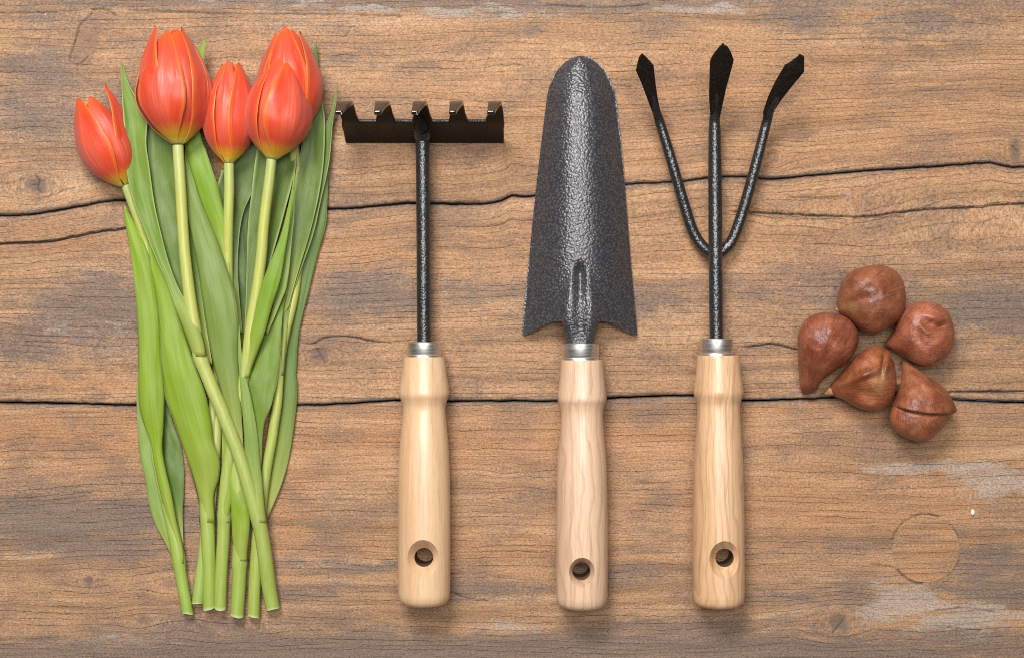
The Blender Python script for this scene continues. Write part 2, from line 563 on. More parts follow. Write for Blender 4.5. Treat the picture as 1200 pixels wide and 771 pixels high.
def mat_handle(name, light, dark, seed, strength, ring=0.0, coat=0.5):
    m = NT(name)
    tc = m.n('ShaderNodeTexCoord').outputs['Object']
    x, y, z = m.sep(tc)
    warp = m.noise(m.comb(m.math('MULTIPLY', x, 30), m.math('MULTIPLY', y, 14), m.math('ADD', m.math('MULTIPLY', z, 30), seed)), 1.0, 3, 0.5)
    xx = m.math('ADD', x, m.math('MULTIPLY', m.math('SUBTRACT', warp, 0.5), 0.007))
    f1 = m.noise(m.comb(m.math('MULTIPLY', xx, 900), m.math('MULTIPLY', y, 22), m.math('ADD', m.math('MULTIPLY', z, 260), seed)), 1.0, 4, 0.62)
    f2 = m.noise(m.comb(m.math('MULTIPLY', xx, 190), m.math('MULTIPLY', y, 6), m.math('ADD', m.math('MULTIPLY', z, 70), seed)), 1.0, 3, 0.55)
    f3 = m.noise(m.comb(m.math('MULTIPLY', x, 1700), m.math('MULTIPLY', y, 130), m.math('MULTIPLY', z, 1700)), 1.0, 2, 0.6)
    c = m.mix(m.rng(f2, 0.3, 0.72), light, dark)
    ln = m.rng(f1, 0.52, 0.72)
    c = m.mix(m.math('MULTIPLY', ln, strength), c, tuple(d * 0.62 for d in dark))
    c = m.mix(0.45, c, m.ramp(f3, [(0.3, (0.84, 0.8, 0.76)), (0.5, (1, 1, 1)), (0.7, (1.1, 1.1, 1.1))]), 'MULTIPLY')
    if ring:
        w = m.math('FRACT', m.math('ADD', m.math('MULTIPLY', xx, 210), m.math('MULTIPLY', m.noise(m.comb(m.math('MULTIPLY', x, 40), m.math('MULTIPLY', y, 18), m.math('ADD', m.math('MULTIPLY', z, 40), seed)), 1.0, 2), 4.0)))
        c = m.mix(m.math('MULTIPLY', m.rng(w, 0.55, 1.0), ring), c, tuple(d * 0.6 for d in dark))
    m.link(c, m.b.inputs['Base Color'])
    m.b.inputs['Roughness'].default_value = 0.42
    m.b.inputs['Coat Weight'].default_value = coat
    m.b.inputs['Coat Roughness'].default_value = 0.28
    m.link(m.bump(m.math('ADD', f1, m.math('MULTIPLY', f3, 0.5)), 0.0003, 0.35), m.b.inputs['Normal'])
    return m.mat


def mat_ferrule():
    m = NT("ferrule_steel")
    tc = m.n('ShaderNodeTexCoord').outputs['Object']
    x, y, z = m.sep(tc)
    n = m.noise(m.comb(m.math('MULTIPLY', x, 60), m.math('MULTIPLY', y, 3000), m.math('MULTIPLY', z, 60)), 1.0, 3, 0.6)
    m.link(m.mix(n, (0.66, 0.64, 0.61), (0.84, 0.82, 0.78)), m.b.inputs['Base Color'])
    m.b.inputs['Metallic'].default_value = 1.0
    m.link(m.rng(n, 0.3, 0.7, 0.36, 0.48), m.b.inputs['Roughness'])
    m.link(m.bump(n, 0.0001, 0.3), m.b.inputs['Normal'])
    return m.mat


def mat_bulb():
    m = NT("bulb_skin")
    a = m.attr("bl").outputs['Vector']       # angle round the tip, distance from the tip (px), seed
    an, r, sd = m.sep(a)
    mk = m.attr("bm").outputs['Color']
    k = m.sep(mk)                            # dark crack, yellow scar, pale
    oi = m.n('ShaderNodeObjectInfo')
    tc = m.n('ShaderNodeTexCoord').outputs['Object']
    st = m.noise(m.comb(m.math('MULTIPLY', an, 34), m.math('MULTIPLY', r, 0.030), sd), 1.0, 5, 0.7)
    bl = m.noise(tc, 75, 5, 0.62)
    sp = m.noise(tc, 1500, 2, 0.6)
    c = m.ramp(bl, [(0.28, (0.100, 0.029, 0.012)), (0.46, (0.230, 0.068, 0.030)), (0.60, (0.325, 0.112, 0.052)), (0.78, (0.43, 0.185, 0.095))])
    c = m.mix(0.85, c, m.ramp(st, [(0.25, (0.55, 0.5, 0.48)), (0.5, (1, 1, 1)), (0.75, (1.35, 1.35, 1.35))]), 'MULTIPLY')
    c = m.mix(0.6, c, m.ramp(sp, [(0.3, (0.7, 0.66, 0.64)), (0.5, (1, 1, 1)), (0.72, (1.3, 1.36, 1.4))]), 'MULTIPLY')
    c = m.mix(1.0, c, oi.outputs['Color'], 'MULTIPLY')
    c = m.mix(m.math('MULTIPLY', k[1], 0.75), c, m.mix(st, (0.28, 0.13, 0.045), (0.50, 0.30, 0.12)))
    c = m.mix(m.math('MULTIPLY', k[2], 0.8), c, (0.52, 0.33, 0.20))
    c = m.mix(k[0], c, (0.03, 0.009, 0.006))
    m.link(c, m.b.inputs['Base Color'])
    m.link(m.rng(bl, 0.3, 0.7, 0.32, 0.46), m.b.inputs['Roughness'])
    m.b.inputs['Specular IOR Level'].default_value = 0.5
    m.b.inputs['Coat Weight'].default_value = 0.22
    m.b.inputs['Coat Roughness'].default_value = 0.36
    h = m.math('ADD', m.math('MULTIPLY', st, 0.7), m.math('ADD', m.math('MULTIPLY', sp, 0.60), bl))
    m.link(m.bump(h, 0.0010, 0.45), m.b.inputs['Normal'])
    return m.mat


M_PLANK = mat_plank()
M_UNDER = mat_simple("shadowed_batten_wood", (0.10, 0.07, 0.05), 0.8)
M_LEAF, M_STEM, M_PETAL = mat_leaf(), mat_stem(), mat_petal()
M_BLADE = mat_hammered("hammered_black_paint", (0.066, 0.064, 0.073), 0.50, 0.0, 0.37, 720, 0.8, 0.06, (1.15, 0.45))
M_SHAFT = mat_hammered("hammered_black_paint_fine", (0.020, 0.020, 0.022), 0.30, 0.0, 0.34, 760, 0.8, 0.15)
M_HEAD = mat_hammered("brown_black_paint", (0.018, 0.013, 0.010), 0.22, 0.0, 0.36, 700, 0.15, 0.06)
M_TINE = mat_hammered("glossy_brown_black_paint", (0.014, 0.010, 0.008), 0.15, 0.0, 0.22, 700, 1.0, 0.9)
M_FERRULE = mat_ferrule()
M_BORE = mat_simple("bore_shade_wood", (0.13, 0.068, 0.034), 0.85)  # raw wood darkened in colour to paint the shade inside the hole
M_BULB = mat_bulb()
M_H1 = mat_handle("lacquered_beech", (0.72, 0.495, 0.305), (0.62, 0.385, 0.212), 1.7, 0.42, 0.06, 0.7)
M_H2 = mat_handle("pale_ash", (0.69, 0.475, 0.325), (0.60, 0.390, 0.250), 5.1, 0.62, 0.42, 0.3)
M_H3 = mat_handle("striped_ash", (0.71, 0.470, 0.285), (0.58, 0.335, 0.165), 11.4, 0.62, 0.45, 0.5)

# ------------------------------------------------------------------ the plank table
X0, X1, Y0, Y1 = -260.0, 1460.0, -330.0, 1100.0
CR_A = [(-260, 262), (-100, 255), (0, 253), (40, 251), (90, 243), (140, 235), (250, 236), (330, 241), (390, 245), (430, 243), (480, 238.5), (520, 239),
        (560, 239.5), (585, 236), (600, 229.5), (612, 230.5), (627, 230), (680, 222), (735, 216), (790, 213.5), (830, 209), (860, 207), (880, 208),
        (905, 210), (950, 206), (1000, 201.5), (1050, 198), (1100, 195), (1150, 191.5), (1165, 192), (1185, 196), (1200, 196), (1300, 193), (1460, 190)]
CR_D = [(-260, 466), (0, 471), (80, 472.5), (160, 474.5), (250, 474), (350, 474.5), (420, 472), (470, 468.5), (525, 470), (600, 469.5), (640, 470), (725, 466),
        (770, 464), (810, 463.5), (840, 466), (870, 469), (920, 468), (970, 466), (1040, 461), (1080, 464), (1105, 467), (1160, 470), (1200, 471), (1460, 470)]
CR_B = [(-260, 296), (0, 286), (30, 285), (60, 283), (85, 278), (110, 273), (140, 269), (200, 262)]
CR_B2 = [(846, 248), (880, 249), (940, 252), (1010, 254), (1050, 249.5), (1100, 245), (1150, 243), (1200, 239), (1460, 232)]
CR_C = [(345, 396), (352, 402), (368, 402), (380, 396), (405, 394), (440, 400), (470, 404)]
CR_C2 = [(858, 407), (880, 406), (900, 403.5), (915, 404.5), (936, 410), (960, 412)]
CR_D2 = [(1085, 461), (1120, 459), (1150, 458.5), (1200, 458), (1300, 452), (1460, 450)]
GAP_TOP = [(-260, -10), (0, -9), (300, -7), (600, -8), (900, -10), (1200, -9), (1460, -10)]
GAP_BOT = [(-260, 792), (300, 790), (600, 793), (900, 790), (1200, 792), (1460, 792)]


def curve(pts, x, rough=0.0, seed=0):
    p = np.asarray(pts, float)
    d = catmull(p, 800)
    y = np.interp(x, d[:, 0], d[:, 1])
    if rough:
        y = y + (fbm(x / 9.0, x * 0 + seed * 3.1, 50 + seed, 3) - 0.5) * 2 * rough
    return y


KNOTS_AND_SHADOW = [(43, 217, 14, 12, 1.0), (375, 416, 11, 10, 1.0), (1190, 176, 9, 13, .95), (907, 184, 6, 9, .5), (104, 680, 6, 5.5, .9), (167, 728, 8, 7, .75),
         (198, 684, 8, 9, .55), (268, 733, 22, 11, .6), (983, 731, 13, 12, 1.0), (575, 177, 4.5, 4.5, .3), (605, 198, 6, 6, .3), (563, 226, 5, 4, .35),  # first entry on this line is a painted stem shadow spot
         (610, 582, 7, 6, .35), (590, 548, 5, 5, .4), (632, 594, 4, 4, .3), (1380, 620, 14, 12, .7), (-120, 600, 15, 12, .7), (400, 240, 10, 8, .3)]
STAIN = [(45, 125, 75, 50, .75), (90, 606, 200, 26, 1.0), (1165, 360, 90, 30, .6), (1120, 100, 60, 40, .3), (330, 690, 120, 12, .6), (470, 745, 150, 14, .6), (1180, 690, 60, 24, .8), (115, 365, 80, 48, 1.0), (40, 400, 80, 35, .75), (250, 350, 140, 30, .6), (430, 345, 70, 30, .95), (560, 352, 80, 18, .55), (770, 355, 60, 20, .7),
         (900, 340, 60, 22, .45), (1165, 362, 80, 34, 1.0), (1010, 345, 110, 34, .6), (700, 340, 500, 22, .5), (330, 395, 60, 14, .5),
         (600, 3, 800, 14, .75), (945, 18, 50, 20, .9), (1085, 28, 90, 18, .7), (770, 28, 40, 14, .6), (60, 82, 46, 34, .9), (150, 110, 50, 22, .6), (30, 160, 60, 20, .45), (70, 20, 90, 22, .55),
         (180, 60, 60, 30, .45), (400, 70, 60, 12, .5), (620, 35, 30, 12, .6), (350, 30, 90, 14, .5), (385, 215, 25, 16, .6),
         (30, 575, 150, 14, .6), (110, 640, 130, 18, .75), (430, 662, 60, 9, .9), (560, 690, 140, 11, .7), (730, 668, 90, 16, .6),
         (560, 762, 800, 20, 1.1), (80, 615, 200, 16, .7), (300, 660, 140, 12, .6), (1000, 640, 70, 14, .5), (900, 700, 120, 14, .6), (250, 740, 190, 24, .65), (1150, 668, 80, 22, .7), (820, 738, 200, 18, .7), (640, 580, 70, 28, .4), (400, 600, 60, 30, .4),
         (1130, 745, 100, 14, .9), (1150, 690, 70, 10, .9), (1165, 650, 60, 16, .8), (1000, 690, 60, 25, .55), (1170, 620, 60, 15, .4), (600, 900, 900, 30, .5), (600, -60, 900, 30, .5)]
PALE = [(1105, 551, 95, 10, .95), (1175, 562, 50, 20, 1.0), (1050, 705, 45, 22, 1.0), (1130, 728, 70, 12, .8), (1030, 549, 22, 9, .8), (1075, 708, 60, 16, .75), (1165, 716, 60, 12, .75), (120, 385, 60, 20, .45),
        (500, 10, 250, 10, .6), (820, 12, 70, 9, .75), (160, 750, 60, 8, .5), (330, 20, 60, 9, .5), (600, 735, 80, 8, .5)]
WARM = [(90, 515, 170, 26, .8), (560, 515, 330, 28, .6), (1000, 590, 170, 45, .5), (1010, 488, 200, 18, .6), (850, 140, 380, 80, .45), (340, 600, 30, 60, .6),
        (600, 640, 200, 22, .35), (450, 290, 60, 40, .4), (60, 280, 90, 18, .5), (700, 300, 300, 30, .45), (110, 450, 140, 14, .6)]
FINE = [([(108, 12), (116, 10.5), (122, 11), (130, 15), (136, 19)], 1.0), ([(107, 16), (100, 24), (93, 30), (90, 40), (86, 54), (81, 69)], 1.1),
        ([(81, 71), (88, 76), (95, 74), (103, 66)], 0.8), ([(42, 206), (46, 213), (44, 221), (50, 226)], 0.8), ([(36, 218), (44, 216)], 0.6),
        ([(976, 741), (984, 731), (990, 723)], 0.8), ([(1185, 170), (1193, 178)], 0.8), ([(371, 408), (377, 418), (381, 425)], 0.8), ([(366, 420), (377, 415)], 0.6),
        ([(925, 254), (960, 257), (990, 257)], 0.5), ([(925, 231), (960, 232), (992, 230)], 0.8), ([(1000, 256), (1060, 254)], 0.7), ([(0, 15), (60, 14), (95, 12)], 0.5), ([(150, 12), (260, 16), (400, 17), (470, 19)], 0.9),
        ([(640, 5), (700, 9), (760, 6)], 0.7), ([(715, 152), (745, 151)], 0.7), ([(716, 100), (740, 102)], 0.6), ([(715, 85), (745, 82)], 0.4), ([(100, 590), (160, 592), (230, 593)], 0.4),
        ([(1020, 660), (1046, 664), (1056, 672), (1066, 680)], 0.8), ([(330, 600), (400, 598), (470, 600)], 0.5), ([(530, 693), (545, 700), (570, 703)], 0.7),
        ([(470, 668), (520, 672), (570, 671)], 0.5), ([(1096, 715), (1130, 712), (1165, 716)], 0.7), ([(1110, 735), (1150, 738)], 0.6)]
PLUG = (1085.0, 643.0, 40.0)
FINE += [([(PLUG[0] + (PLUG[2] + .9) * math.cos(math.radians(q)), PLUG[1] + (PLUG[2] + .9) * math.sin(math.radians(q))) for q in range(a0, a1, 8)], wd)
         for a0, a1, wd in ((196, 300, 1.0), (96, 152, 1.1), (20, 60, 0.5), (305, 345, 0.5))]


def seg_dist(x, y, pts):
    d = np.full(x.shape, 1e9)
    p = np.asarray(pts, float)
    for a, b in zip(p[:-1], p[1:]):
        ab = b - a
        t = np.clip(((x - a[0]) * ab[0] + (y - a[1]) * ab[1]) / (ab @ ab), 0, 1)
        d = np.minimum(d, np.hypot(x - a[0] - t * ab[0], y - a[1] - t * ab[1]))
    return d


def wood_fields(x, y, pid, inplug=False):
    """grain coordinates, wear masks, marks and relief (px) at photo positions x, y"""
    gy = y + (fbm(x / 330.0, y / 120.0, 3, 3) - 0.5) * 26 + (fbm(x / 80.0, y / 30.0, 8, 2) - 0.5) * 3
    if pid in (1, 2):
        a = curve(CR_A, x)
        gy = gy - (a - 235) * np.exp(-((y - a) / 75.0) ** 2)
        b = curve(CR_B2, x)
        gy = gy - np.where(x > 700, (b - 246) * np.exp(-((y - b) / 40.0) ** 2), 0)
    gx = x.copy()
    knot_and_shadow, ring = np.zeros_like(x), np.zeros_like(x)
    z = (fbm(x / 160.0, y / 26.0, 21, 4) - 0.5) * 2.2 + (fbm(x / 26.0, gy / 3.6, 31, 3) - 0.5) * 0.9
    for kx, ky, rx, ry, st in KNOTS_AND_SHADOW:
        m = (np.abs(x - kx) < 14 * rx) & (np.abs(y - ky) < 8 * ry)
        if not m.any():
            continue
        dx, dy = (x[m] - kx), (y[m] - ky)
        e = np.exp(-((dx / (3.2 * rx)) ** 2 + (dy / (1.9 * ry)) ** 2))
        gy[m] = gy[m] - dy * e * 0.85
        r = np.hypot(dx / rx, dy / ry) + (fbm(x[m] / 8.0, y[m] / 8.0, 91, 2) - 0.5) * 0.7
        knot_and_shadow[m] = np.maximum(knot_and_shadow[m], st * (1 - smooth(0.45, 1.25, r)))
        rr = np.hypot(dx / (rx * 1.8), dy / ry) + (fbm(x[m] / 10.0, y[m] / 8.0, 95, 2) - 0.5) * 0.25
        rg = (0.5 + 0.5 * np.cos(rr * 2 * np.pi / 0.42)) ** 3 * np.exp(-(rr / 1.35) ** 2) * smooth(0.5, 0.9, rr)
        ring[m] = np.maximum(ring[m], st * rg * 0.7)
        z[m] -= st * (1 - smooth(0.3, 1.1, r)) * 0.5
    stain, pale, warm = np.zeros_like(x), np.zeros_like(x), np.zeros_like(x)
    jx, jy = (fbm(x / 60., y / 25., 61, 3) - 0.5) * 50, (fbm(x / 60., y / 18., 65, 3) - 0.5) * 22
    for arr, lst in ((stain, STAIN), (pale, PALE), (warm, WARM)):
        for cx, cy, rx, ry, amt in lst:
            q = ((x + jx - cx) / rx) ** 2 + ((y + jy - cy) / ry) ** 2
            np.maximum(arr, amt * np.exp(-q * 0.8), out=arr)
    # elongated scar of an old branch, upper left
    ca, sa = math.cos(math.radians(20)), math.sin(math.radians(20))
    ux, uy = (x - 103) * ca + (y - 48) * sa, -(x - 103) * sa + (y - 48) * ca
    q = (ux / 13) ** 2 + (uy / 31) ** 2
    knot_and_shadow = np.maximum(knot_and_shadow, 0.48 * (1 - smooth(0.6, 1.2, q)))
    ring = np.maximum(ring, 0.5 * np.exp(-((np.sqrt(q) - 1) / 0.06) ** 2) * smooth(50, 66, y))
    soil = np.zeros_like(x)
    for pts, wd in FINE:
        p = np.asarray(pts, float)
        m = (x > p[:, 0].min() - 6) & (x < p[:, 0].max() + 6) & (y > p[:, 1].min() - 6) & (y < p[:, 1].max() + 6)
        if not m.any():
            continue
        jit = (fbm(x[m] / 5., y[m] / 5., 77, 2) - 0.5) * 2.0
        d = seg_dist(x[m], y[m] + jit, catmull(p, 14))
        var = 0.35 + 0.9 * fbm(x[m] / 14., y[m] / 14., 71, 2)
        s = np.exp(-(d / (1.1 * wd)) ** 2) * np.clip(var, 0, 1)
        soil[m] = np.maximum(soil[m], s * 0.85)
        z[m] -= s * 1.5 * wd
    if not inplug:
        pr = np.hypot(x - PLUG[0], (y - PLUG[1]))
        z = z - 2.0 * (1 - smooth(PLUG[2] - 4, PLUG[2] - 1.5, pr))
    return gx, gy, stain, pale, warm, soil, knot_and_shadow, ring, z


def axis_samples(a, b, lo, hi, fine, coarse):
    return np.r_[np.arange(a, lo, coarse), np.arange(lo, hi, fine), np.arange(hi, b + coarse, coarse)]


def crack_profile(x, pts, wmax, x0, x1, seed):
    """half width along x of a split that runs from x0 to x1"""
    w = wmax * (0.45 + 0.9 * fbm(x / 40.0, x * 0 + 2.2, 130 + seed, 3))
    return w * smooth(x0, x0 + 30, x) * (1 - smooth(x1 - 40, x1, x))


def build_plank(pid, top, bot, splits, parent, label, lo_gap, hi_gap):
    xs = axis_samples(X0, X1, -12, 1212, 1.45, 9.0)
    y0 = curve(top, xs, 0.8, pid) + lo_gap(xs)
    y1 = curve(bot, xs, 0.8, pid + 1) - hi_gap(xs)
    hgt = float(np.mean(y1 - y0))
    infr = (np.mean(y1) > 0) and (np.mean(y0) < H)
    n = int(hgt / (1.15 if infr else 9.0))
    # rows follow the plank edges; extra rows are laid along each split
    t = np.linspace(0, 1, n)
    Y = y0[None, :] * (1 - t[:, None]) + y1[None, :] * t[:, None]
    X = np.broadcast_to(xs[None, :], Y.shape).copy()
    gx, gy, stain, pale, warm, soil, knot_and_shadow, ring, z = wood_fields(X, Y, pid)
    for k, (pts, wmax, x0, x1, depth) in enumerate(splits):
        c = curve(pts, xs, 0.7, 10 + pid * 4 + k)[None, :]
        w = crack_profile(xs, pts, wmax, x0, x1, pid * 7 + k)[None, :]
        live = (xs >= x0) & (xs <= x1)
        d = np.abs(Y - c)
        prof = np.where(live[None, :] & (w > 0.02), np.clip(1 - d / (w + 0.55), 0, 1), 0) * np.clip(w / 0.5, 0, 1)
        z -= prof ** 0.7 * depth
        soil = np.maximum(soil, np.clip(prof * 1.5, 0, 1) * 0.9)
        stain = np.maximum(stain, 0.55 * np.exp(-(d / 5.0) ** 2) * np.clip(w, 0, 1))
    # worn, darker arris at the plank edges
    de = np.minimum(Y - y0[None, :], y1[None, :] - Y)
    z -= 2.2 * np.exp(-(de / 1.3) ** 2)
    chip = smooth(0.62, 0.78, fbm(X / 22.0, Y * 0 + pid * 3.7, 201, 3))
    z -= chip * 2.0 * np.exp(-(de / 3.2) ** 2)
    stain = np.maximum(stain, 0.62 * np.exp(-(de / 6.0) ** 2))
    soil = np.maximum(soil, 0.75 * np.exp(-(de / 1.0) ** 2))
    m, nn = Y.shape
    top_v = np.stack([(X - W / 2) * S, (H / 2 - Y) * S, z * S], -1)
    skirt0, skirt1 = top_v[0].copy(), top_v[-1].copy()
    skirt0[:, 2] = skirt1[:, 2] = -44 * S
    G = np.concatenate([skirt0[None], top_v, skirt1[None]], 0)

    def pad(a):
        return np.concatenate([a[:1], a, a[-1:]], 0)
    so = pad(soil)
    so[0] = so[-1] = 1
    F = grid_faces(m + 2, nn)[:, ::-1]
    ones = np.ones_like(so)
    attrs = {"grain": ('FLOAT_VECTOR', np.stack([pad(gx), pad(gy), ones * pid * 7.3], -1)),
             "wear": ('FLOAT_COLOR', np.stack([pad(stain), pad(pale), pad(warm), ones], -1)),
             "marks": ('FLOAT_COLOR', np.stack([so, pad(knot_and_shadow), pad(ring), ones], -1))}
    o = mesh_obj("plank", G.reshape(-1, 3), F, M_PLANK, parent, attrs)
    if label:
        o["label"] = label
    return o


table = bpy.data.objects.new("tabletop", None)
col.objects.link(table)
table["kind"] = "structure"
table["label"] = "weathered brown plank tabletop under the tulips and tools"
ORIGIN[table] = np.zeros(3)


def gapw(base, seed):
    return lambda x: base * (0.55 + 0.9 * fbm(x / 55.0, x * 0 + 1.1, seed, 3))


gA = lambda x: 0.35 + 0.9 * fbm(x / 60.0, x * 0, 311, 3) ** 1.5 + 0.55 * np.exp(-((x - 480) / 90) ** 2)
gD = lambda x: 0.25 + 0.9 * fbm(x / 50.0, x * 0, 321, 3)
wide = gapw(2.2, 331)
build_plank(1, GAP_TOP, CR_A, [], table, "upper plank with a grey weathered top edge and branch scar", wide, gA)
build_plank(2, CR_A, CR_D, [(CR_B, 1.0, -260, 190, 7.0), (CR_B2, 0.75, 846, 1460, 6.0), (CR_C, 0.6, 345, 470, 4.0), (CR_C2, 0.8, 858, 960, 5.0), (CR_D2, 0.8, 1085, 1460, 6.0)],
            table, "middle plank with a dark grey stain and long splits", gA, gD)
build_plank(3, CR_D, GAP_BOT, [], table, "lower plank with a round plug and grey smear", gD, wide)
build_plank(4, [(-260, -330), (1460, -330)], GAP_TOP, [], table, None, wide, wide)
build_plank(5, GAP_BOT, [(-260, 1100), (1460, 1100)], [], table, None, wide, wide)

# round wooden plug let into the lower plank
rr = np.r_[0, np.linspace(0.6, PLUG[2] - 1.3, 36), PLUG[2] - 0.7, PLUG[2] - 0.3, PLUG[2]]
th = np.linspace(0, 2 * np.pi, 120, endpoint=False)
R_, T_ = np.meshgrid(rr, th, indexing='ij')
wobr = 1 + 0.012 * np.sin(3 * T_ + 1) + 0.008 * np.sin(7 * T_)
px_, py_ = PLUG[0] + R_ * wobr * np.cos(T_), PLUG[1] + R_ * wobr * np.sin(T_)
f = wood_fields(px_, py_, 3, True)
zz = f[8].copy()
zz += 0.32
zz[-2] -= 0.25
zz[-1] -= 2.5
so = np.zeros_like(zz)
arcm = np.clip(fbm(np.cos(th) * 2 + 5, np.sin(th) * 2 + 5, 815, 3) * 2.6 - 1.05, 0, 1)
so[-2:] = 0.55 * arcm
so[-3] = 0.2 * arcm
mesh_obj("wood_plug", np.stack([(px_ - W / 2) * S, (H / 2 - py_) * S, zz * S], -1).reshape(-1, 3), grid_faces(len(rr), 120, True)[:, ::-1], M_PLANK, table,
         {"grain": ('FLOAT_VECTOR', np.stack([f[0] + 40, f[1] + 3.0, np.full_like(zz, 23.0)], -1)),
          "wear": ('FLOAT_COLOR', np.stack([f[2] * 0.6, f[3], np.maximum(f[4], .4), zz * 0 + 1], -1)),
          "marks": ('FLOAT_COLOR', np.stack([so, f[6], f[7], zz * 0 + 1], -1))})["label"] = "round wooden plug set in the lower plank"
# battens underneath
for bx in (-150, 600, 1350):
    v = np.array([[(bx + sx * 90 - W / 2) * S, (H / 2 - (385 + sy * 715)) * S, zz_ * S] for zz_ in (-45, -90) for sx, sy in ((-1, -1), (1, -1), (1, 1), (-1, 1))])
    mesh_obj("batten", v, [(3, 2, 1, 0), (4, 5, 6, 7), (0, 1, 5, 4), (1, 2, 6, 5), (2, 3, 7, 6), (3, 0, 4, 7)], M_UNDER, table, smooth_angle=30)


# ------------------------------------------------------------------ tulips
def leaf(parent, L, R, z, tint, belly=5.0, tilt=0.0, n=56, k=13, wave=0.0, seed=1, label=None, wrap=None):
    """blade between two edge lines (photo px, tip to base); z = heights along it; belly>0 bulges to the viewer"""
    ts = np.linspace(0, 1, n) ** 1.0
    l, r = catmull(L, n, ts), catmull(R, n, ts)
    zc = np.interp(ts, np.linspace(0, 1, len(z)), z)
    zc = np.convolve(np.pad(zc, 4, 'edge'), np.ones(9) / 9, 'valid')
    u = np.linspace(-1, 1, k)
    wid = np.hypot(*(r - l).T)
    px = l[:, None, 0] * (1 - u) / 2 + r[:, None, 0] * (1 + u) / 2
    py = l[:, None, 1] * (1 - u) / 2 + r[:, None, 1] * (1 + u) / 2
    sc = np.clip(wid / 30.0, 0.05, 1.4)[:, None]
    zz = zc[:, None] + belly * sc * (1 - u ** 2)[None, :] + tilt * sc * u[None, :]
    wv = np.sin(ts * 17 + seed)[:, None] * np.cos(u * 2.2 + seed)[None, :] * wave + (fbm(ts[:, None] * 9 + seed, u[None, :] * 1.6 + 5, 400 + seed, 2) - 0.5) * 4.0 * sc
    zz = zz + wv
    if wrap:
        f = smooth(0.78, 0.95, ts)[:, None]
        zz = zz * (1 - f) + f * (wrap[0] - 1 + (wrap[1] + 2.6 - 1.8 * smooth(0.88, 1.0, ts)[:, None]) * np.sqrt(np.clip(1 - 0.97 * u ** 2, 0, 1))[None, :])
    zz = np.maximum(zz, 2.0)
    g = pt(px, py, zz)
    V, F = shell(g, (1.3 * S * (1 - (0.8 * smooth(0.86, 1.0, ts) if wrap else 0 * ts)))[:, None])
    wpx = (u[None, :] * wid[:, None] / 2)
    al = np.broadcast_to(ts[:, None], px.shape)
    a = np.stack([np.broadcast_to(u[None, :], px.shape), al, wpx], -1).reshape(-1, 3)
    o = mesh_obj("leaf", V, F, M_LEAF, parent, {"lf": ('FLOAT_VECTOR', np.vstack([a, a]))}, color=tint)
    fix_normals(o)
    if label:
        o["label"] = label
    return o


def stem(parent, pts, radii, tint=(1, 1, 1), node=None, n=70, sect=None):
    p = catmull([(a, b, c) for a, b, c in pts], n)
    ts = np.linspace(0, 1, n)
    r = np.interp(ts, np.linspace(0, 1, len(radii)), radii)
    if node:
        for nt in node:
            r = r + 0.7 * np.exp(-((ts - nt) / 0.012) ** 2) + 0.5 * smooth(nt - 0.12, nt, ts) * (ts < nt)
    w = pt(p[:, 0], p[:, 1], p[:, 2])
    w += (np.stack([fbm(ts * 14, ts * 0 + i, 500 + int(pts[0][0]) + i, 2) for i in range(3)], -1) - 0.5) * 1.2 * S
    V, F, al = tube(w, r * S, 22)
    # slightly uneven cut end
    V[-1] += (w[-2] - w[-1]) * 0.15
    e = slice((n - 1) * 22, n * 22)
    aa = np.linspace(0, 2 * np.pi, 22, endpoint=False)
    V[e] += (0.45 * np.cos(aa + pts[0][0])[:, None] + 0.25 * (fbm(np.cos(aa) * 1.5 + 9, np.sin(aa) * 1.5 + pts[0][1], 333, 2)[:, None] - 0.5)) * (w[-1] - w[-2]) * 0.7
    return mesh_obj("stem", V, F, M_STEM, parent, {"along": ('FLOAT', al)}, color=tint, smooth_angle=50)


RP = [(0, .10), (.05, .32), (.12, .58), (.22, .82), (.34, .97), (.45, 1.0), (.56, .96), (.68, .85), (.80, .68), (.90, .51), (1, .31)]
WP = [(0, 40), (.15, 62), (.3, 72), (.45, 74), (.6, 70), (.75, 63), (.86, 57), (.93, 50), (.97, 42), (.985, 33), (1, 14)]


